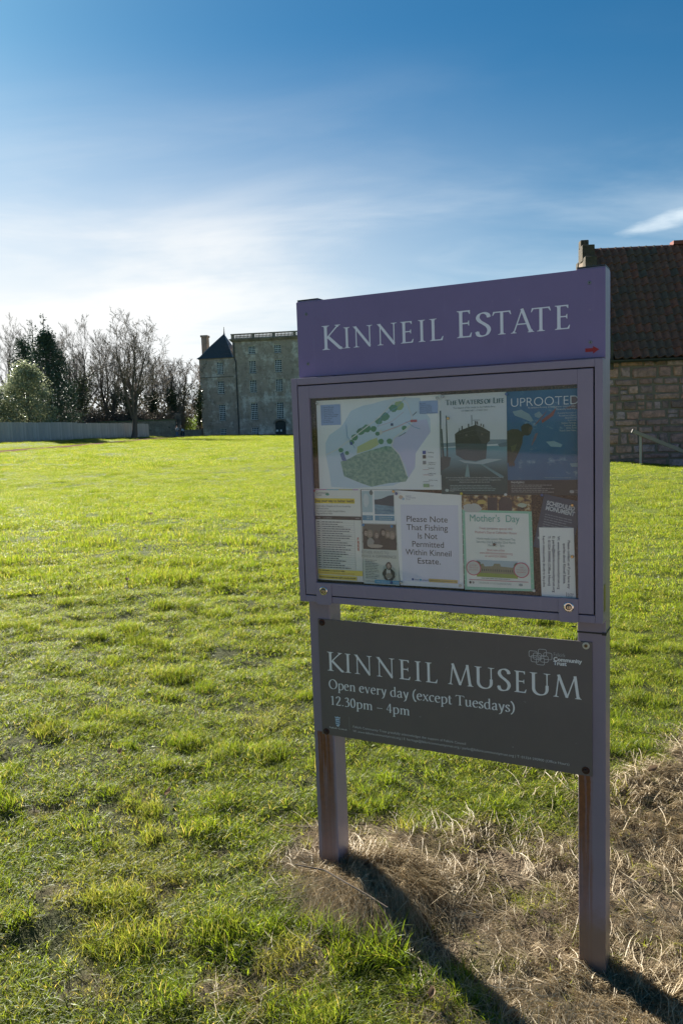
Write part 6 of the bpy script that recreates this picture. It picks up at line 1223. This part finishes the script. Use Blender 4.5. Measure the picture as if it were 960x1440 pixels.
def make(n, r0, r1, coll, base, name, label, hvar=1.0, power=0.5, half=36, sc=1.0):
    x, y = field_points(n, r0, r1, half, power); b_ = bare(x, y); cl_ = clumps(x, y)
    keep = (rg_.uniform(0, 1, n) > b_ * 0.97) & (rg_.uniform(0, 1, n) < 0.22 + 0.78 * S(-1.2, 0.5, waves(x, y, 0.5, 33) + waves(x, y, 0.19, 34)) + cl_)
    inpost = (np.hypot(x - SX, y - SY) < 0.0)
    d_ = on_path(x, y) if r1 > 18 else np.full(n, 99.0); keep &= d_ > 1.3
    x, y, b_, cl_ = x[keep], y[keep], b_[keep], cl_[keep]; m_ = len(x)
    hs = (0.65 + 0.35 * rg_.uniform(0, 1, m_) + hvar * cl_ * 0.9) * sc; ws = (0.85 + 0.4 * rg_.uniform(0, 1, m_)) * sc
    rot = np.stack([rg_.normal(0, 0.10, m_), rg_.normal(0, 0.10, m_), rg_.uniform(0, 6.283, m_)], 1)
    tint_ = np.clip(0.32 * S(6, 14, np.hypot(x, y)) + cl_ * 0.8 * (rg_.uniform(0, 1, m_) < 0.75) + rg_.normal(0, 0.12, m_) + 0.25 * S(0.3, 1.6, waves(x, y, 3.5, 36)), 0, 1)
    dry_ = np.clip(S(0.3, 1.5, waves(x, y, 0.8, 37)) * 0.3 * S(6, 2.5, np.hypot(x, y)) + b_ * 0.8 + rg_.normal(0.0, 0.15, m_), 0, 0.5)
    return scatter(name, label, np.stack([x, y, height(x, y) - 0.004], 1), rot, np.stack([ws, ws, hs], 1), tint_, dry_, coll)
cA = proto_collection('near_grass', [blade_mesh('near_tuft', 38, 0.050, 0.012, 0.038, 0.0023, s_, 1.2) for s_ in range(6)])
cB = proto_collection('middle_grass', [blade_mesh('middle_tuft', 130, 0.17, 0.014, 0.042, 0.0044, 20 + s_, 0.9, 2) for s_ in range(5)])
cC = proto_collection('far_grass', [blade_mesh('far_tuft', 240, 0.60, 0.018, 0.048, 0.013, 40 + s_, 0.8, 2) for s_ in range(5)])
cT = proto_collection('long_grass', [blade_mesh('long_tuft', 90, 0.055, 0.05, 0.125, 0.0034, 60 + s_, 0.75, 4) for s_ in range(4)])
make(88000, 1.1, 7.0, cA, 1, 'grass', 'short sunlit lawn grass in the foreground', 1.35, 0.62, 62)
make(52000, 6.0, 30.0, cB, 1, 'grass', 'sunlit lawn grass across the middle of the field', 1.7, 0.62, 44)
make(42000, 26.0, 128.0, cC, 1, 'grass', 'sunlit grass of the far field', 2.2, 0.60, 38)
# coarse tussocks near the sign
TU = [(0.08, 2.28, 1.0), (0.11, 2.25, 0.9), (0.05, 2.25, 0.85), (-0.29, 2.34, 0.62), (-0.24, 2.36, 0.6), (-0.09, 2.35, 0.72), (-0.04, 2.33, 0.6), (-0.14, 2.37, 0.6), (-0.37, 2.24, 0.5), (0.20, 2.17, 0.55), (0.25, 2.13, 0.55), (0.15, 2.14, 0.5), (0.36, 2.05, 0.45), (0.30, 2.10, 0.5), (-0.13, 2.11, 0.5),
      (-0.98, 3.41, 0.55), (-1.47, 3.89, 0.6), (-0.5, 3.0, 0.5), (0.15, 3.25, 0.62), (0.35, 3.3, 0.6), (0.62, 3.12, 0.55), (0.05, 3.15, 0.55), (0.95, 3.25, 0.6), (1.25, 3.62, 0.55), (-0.7, 2.4, 0.45), (-0.9, 2.7, 0.45), (1.35, 3.9, 0.6), (1.6, 4.3, 0.6), (-1.9, 4.6, 0.6), (0.3, 2.19, .6), (0.34, 2.12, .5)]
xx = np.array([q[0] for q in TU]); yy2 = np.array([q[1] for q in TU]); ss = np.array([q[2] for q in TU]) * 1.08
ex = rg_.uniform(-3.4, 3.2, 420); ey = rg_.uniform(1.9, 8.0, 420); kk = (bare(ex, ey) < 0.3) & (clumps(ex, ey) > 0.3); xx = np.append(xx, ex[kk]); yy2 = np.append(yy2, ey[kk]); ss = np.append(ss, rg_.uniform(0.18, 0.36, kk.sum()))
m_ = len(xx); scatter('tussock_grass', 'taller darker tussocks of grass in the foreground lawn', np.stack([xx, yy2, height(xx, yy2) - 0.006], 1), np.stack([rg_.normal(0, .12, m_), rg_.normal(0, .12, m_), rg_.uniform(0, 6.28, m_)], 1), np.stack([ss * 1.1, ss * 1.1, ss], 1), rg_.uniform(0.2, 0.8, m_), np.zeros(m_), cT)

# dead straw round the posts
def strands(n, fx, L0, L1, w0, seed, arch=(0.004, 0.03), segs=5):
    r_ = np.random.RandomState(seed); x, y, ang = fx(r_, n); L = r_.uniform(L0, L1, n); cur = r_.normal(0, 0.75, n); ar = r_.uniform(arch[0], arch[1], n); w_ = w0 * r_.uniform(0.6, 1.4, n); lift = r_.uniform(0.001, 0.018, n); V = []
    px, py = x.copy(), y.copy(); a = ang.copy(); tail = r_.uniform(0, 1, n) ** 4 * arch[1] * 0.8
    for i in range(segs + 1):
        f_ = i / segs; z_ = height(px, py) + lift + ar * np.sin(np.pi * f_) + tail * f_; hw_ = w_ / 2 * (1 - 0.6 * f_); nx_, ny_ = -np.sin(a), np.cos(a)
        V += [np.stack([px + nx_ * hw_, py + ny_ * hw_, z_], 1), np.stack([px - nx_ * hw_, py - ny_ * hw_, z_ + w_ * 0.4], 1)]
        px = px + np.cos(a) * L / segs; py = py + np.sin(a) * L / segs; a = a + cur / segs
    m_ = 2 * segs + 2; V = np.stack(V, 1).reshape(-1, 3); base = (np.arange(n) * m_)[:, None]; return V, np.concatenate([base + np.array([[2 * i, 2 * i + 1, 2 * i + 3, 2 * i + 2]]) for i in range(segs)])
def in_bare(r_, n):
    X, Y_ = r_.uniform(-0.4, 2.4, n * 4), r_.uniform(1.6, 4.1, n * 4); b_ = bare(X, Y_); pt = S(-0.5, 0.9, waves(X, Y_, 0.30, 51)); k = r_.uniform(0, 1, n * 4) < b_ * (0.15 + 0.85 * pt); X, Y_ = X[k][:n], Y_[k][:n]; 
    ang = 1.4 * waves(X, Y_, 0.45, 52) + r_.normal(0, 1.2, len(X)) - 0.6; return X, Y_, ang
def mound(cx_, cy_2, sg, bias):
    def f(r_, n):
        X, Y_ = r_.normal(cx_, sg, n), r_.normal(cy_2, sg * 0.8, n); ang = np.arctan2(Y_ - cy_2, X - cx_) * 0.25 + bias + r_.normal(0, 0.75, n); return X, Y_, ang
    return f
class _: pass
def strands2(n, fx, *a, **k):
    r_ = np.random.RandomState(a[3]); X = fx(r_, n); return strands(len(X[0]), lambda q, m: X, *a, **k)
parts_ = [strands2(23000, in_bare, 0.03, 0.15, 0.0016, 61, (0.0, 0.007)), strands2(3200, in_bare, 0.06, 0.20, 0.0020, 67, (0.001, 0.014)), strands2(6500, mound(0.04, 2.58, 0.085, -0.9), 0.07, 0.21, 0.0017, 62, (0.006, 0.040)), strands2(700, mound(-0.12, 2.68, 0.035, -2.6), 0.05, 0.11, 0.0019, 63, (0.003, 0.016)), strands2(1800, mound(0.62, 2.17, 0.075, -1.6), 0.05, 0.14, 0.0023, 64, (0.004, 0.020)), strands2(1500, mound(0.85, 2.13, 0.09, -0.9), 0.05, 0.16, 0.0023, 65, (0.004, 0.016)), strands2(2600, mound(1.25, 3.15, 0.22, -0.5), 0.05, 0.16, 0.0026, 66, (0.003, 0.012))]
VV = []; FF = []; base = 0
for v_, f_ in parts_: VV.append(v_); FF.append(f_ + base); base += len(v_)
tag(np_obj('straw', (np.vstack(VV), np.vstack(FF)), M_STRAW), 'pale dead straw matted over bare soil round the sign posts', kind='stuff')
# sparse living blades in the bare patch
x, y = rg_.uniform(-0.4, 2.4, 4200), rg_.uniform(1.6, 4.1, 4200); k = (bare(x, y) > 0.3) & (waves(x, y, 0.24, 71) + 0.5 * waves(x, y, 0.8, 72) > 0.42); x, y = x[k], y[k]; m_ = len(x)
scatter('grass', 'thin green blades coming through the straw', np.stack([x, y, height(x, y) - .004], 1), np.stack([np.zeros(m_), np.zeros(m_), rg_.uniform(0, 6.28, m_)], 1), np.full((m_, 3), 0.7), np.zeros(m_), np.full(m_, 0.3), cA)
# crumbs of soil
rs_ = np.random.RandomState(12); n = 5200; X, Y_ = rs_.uniform(-0.5, 2.2, n), rs_.uniform(1.6, 4.0, n); k = bare(X, Y_) > 0.35; X, Y_ = X[k], Y_[k]; n = len(X); s_ = 0.0022 + 0.006 * rs_.uniform(0, 1, n) ** 4
oc = np.array([(1, 0, 0), (0, 1, 0), (-1, 0, 0), (0, -1, 0), (0, 0, 1), (0, 0, -1)], float); of = np.array([(0, 1, 4), (1, 2, 4), (2, 3, 4), (3, 0, 4), (1, 0, 5), (2, 1, 5), (3, 2, 5), (0, 3, 5)])
V = (np.stack([X, Y_, height(X, Y_) + 0.001], 1)[:, None, :] + oc[None] * (s_[:, None] * rs_.uniform(0.6, 1.3, (n, 6)))[:, :, None]).reshape(-1, 3); Fc = (np.arange(n)[:, None, None] * 6 + of[None]).reshape(-1, 3)
tag(link_mesh('soil_crumbs', np_mesh('soil_crumbs', V, Fc, 3), flat((0.15, 0.10, 0.065), 0.95)), 'crumbs of brown soil among the straw', kind='stuff')
# fallen leaves on the grass, each its own
M_LEAFB = leafm('dead_leaf', (0.15, 0.095, 0.055), (0.32, 0.23, 0.15), 0.7, 0.2, 0.2)
LV = [(0.205, 2.09, 0.019, 'curled pale brown dead leaf on the ground between the tussock and the sign shadow'), (-0.98, 3.30, 0.020, 'brown dead leaf upright in the lawn left of the left post'), (-1.62, 5.9, 0.03, 'orange brown dead leaf out on the lawn left of the case'), (0.115, 2.43, 0.025, 'small curled leaf at the edge of the straw mound'),
      (-2.3, 9.6, 0.04, 'rusty dead leaf far out on the lawn towards the house'), (-0.72, 3.02, 0.022, 'reddish leaf scrap in the lawn beside the left post'), (1.34, 3.42, 0.026, 'dark curled leaf in the straw right of the right post')]
for i, (x, y, s_, lb) in enumerate(LV):
    r_ = random.Random(i + 50); V = []; n1, n2 = 6, 4
    for a in range(n1 + 1):
        for c_ in range(n2 + 1):
            u_ = a / n1; v_ = c_ / n2 * 2 - 1; hw_ = math.sin(math.pi * min(0.97, u_ * 0.95 + 0.03)) ** 0.8 * 0.55; V.append(((u_ - .5) * 2 * s_, v_ * hw_ * s_, s_ * (0.45 * v_ * v_ + 0.35 * (u_ - .5) ** 2 * 2 + r_.uniform(-.06, .06))))
    Fc = [(a * (n2 + 1) + c_, (a + 1) * (n2 + 1) + c_, (a + 1) * (n2 + 1) + c_ + 1, a * (n2 + 1) + c_ + 1) for a in range(n1) for c_ in range(n2)]
    o = MB().add(V, Fc).build('dead_leaf', M_LEAFB, None, smooth=True); o.location = (x, y, float(height(x, y)) + 0.028); o.rotation_euler = (r_.uniform(-.5, .5), r_.uniform(-.4, .4), r_.uniform(0, 6)); tag(o, lb, 'leaf', 'dead leaves lying on the lawn')
# a thin dry stick beside the left post
o = MB().tube([(-0.20, 2.60, 0.045), (-0.10, 2.55, 0.05), (-0.02, 2.47, 0.045), (0.05, 2.41, 0.035), (0.10, 2.36, 0.03)], [0.0022, 0.003, 0.003, 0.0025, 0.0015], 5).build('dry_stick', M_BROWN)
tag(o, 'long thin dry stalk lying below the straw mound at the left post', 'stick')
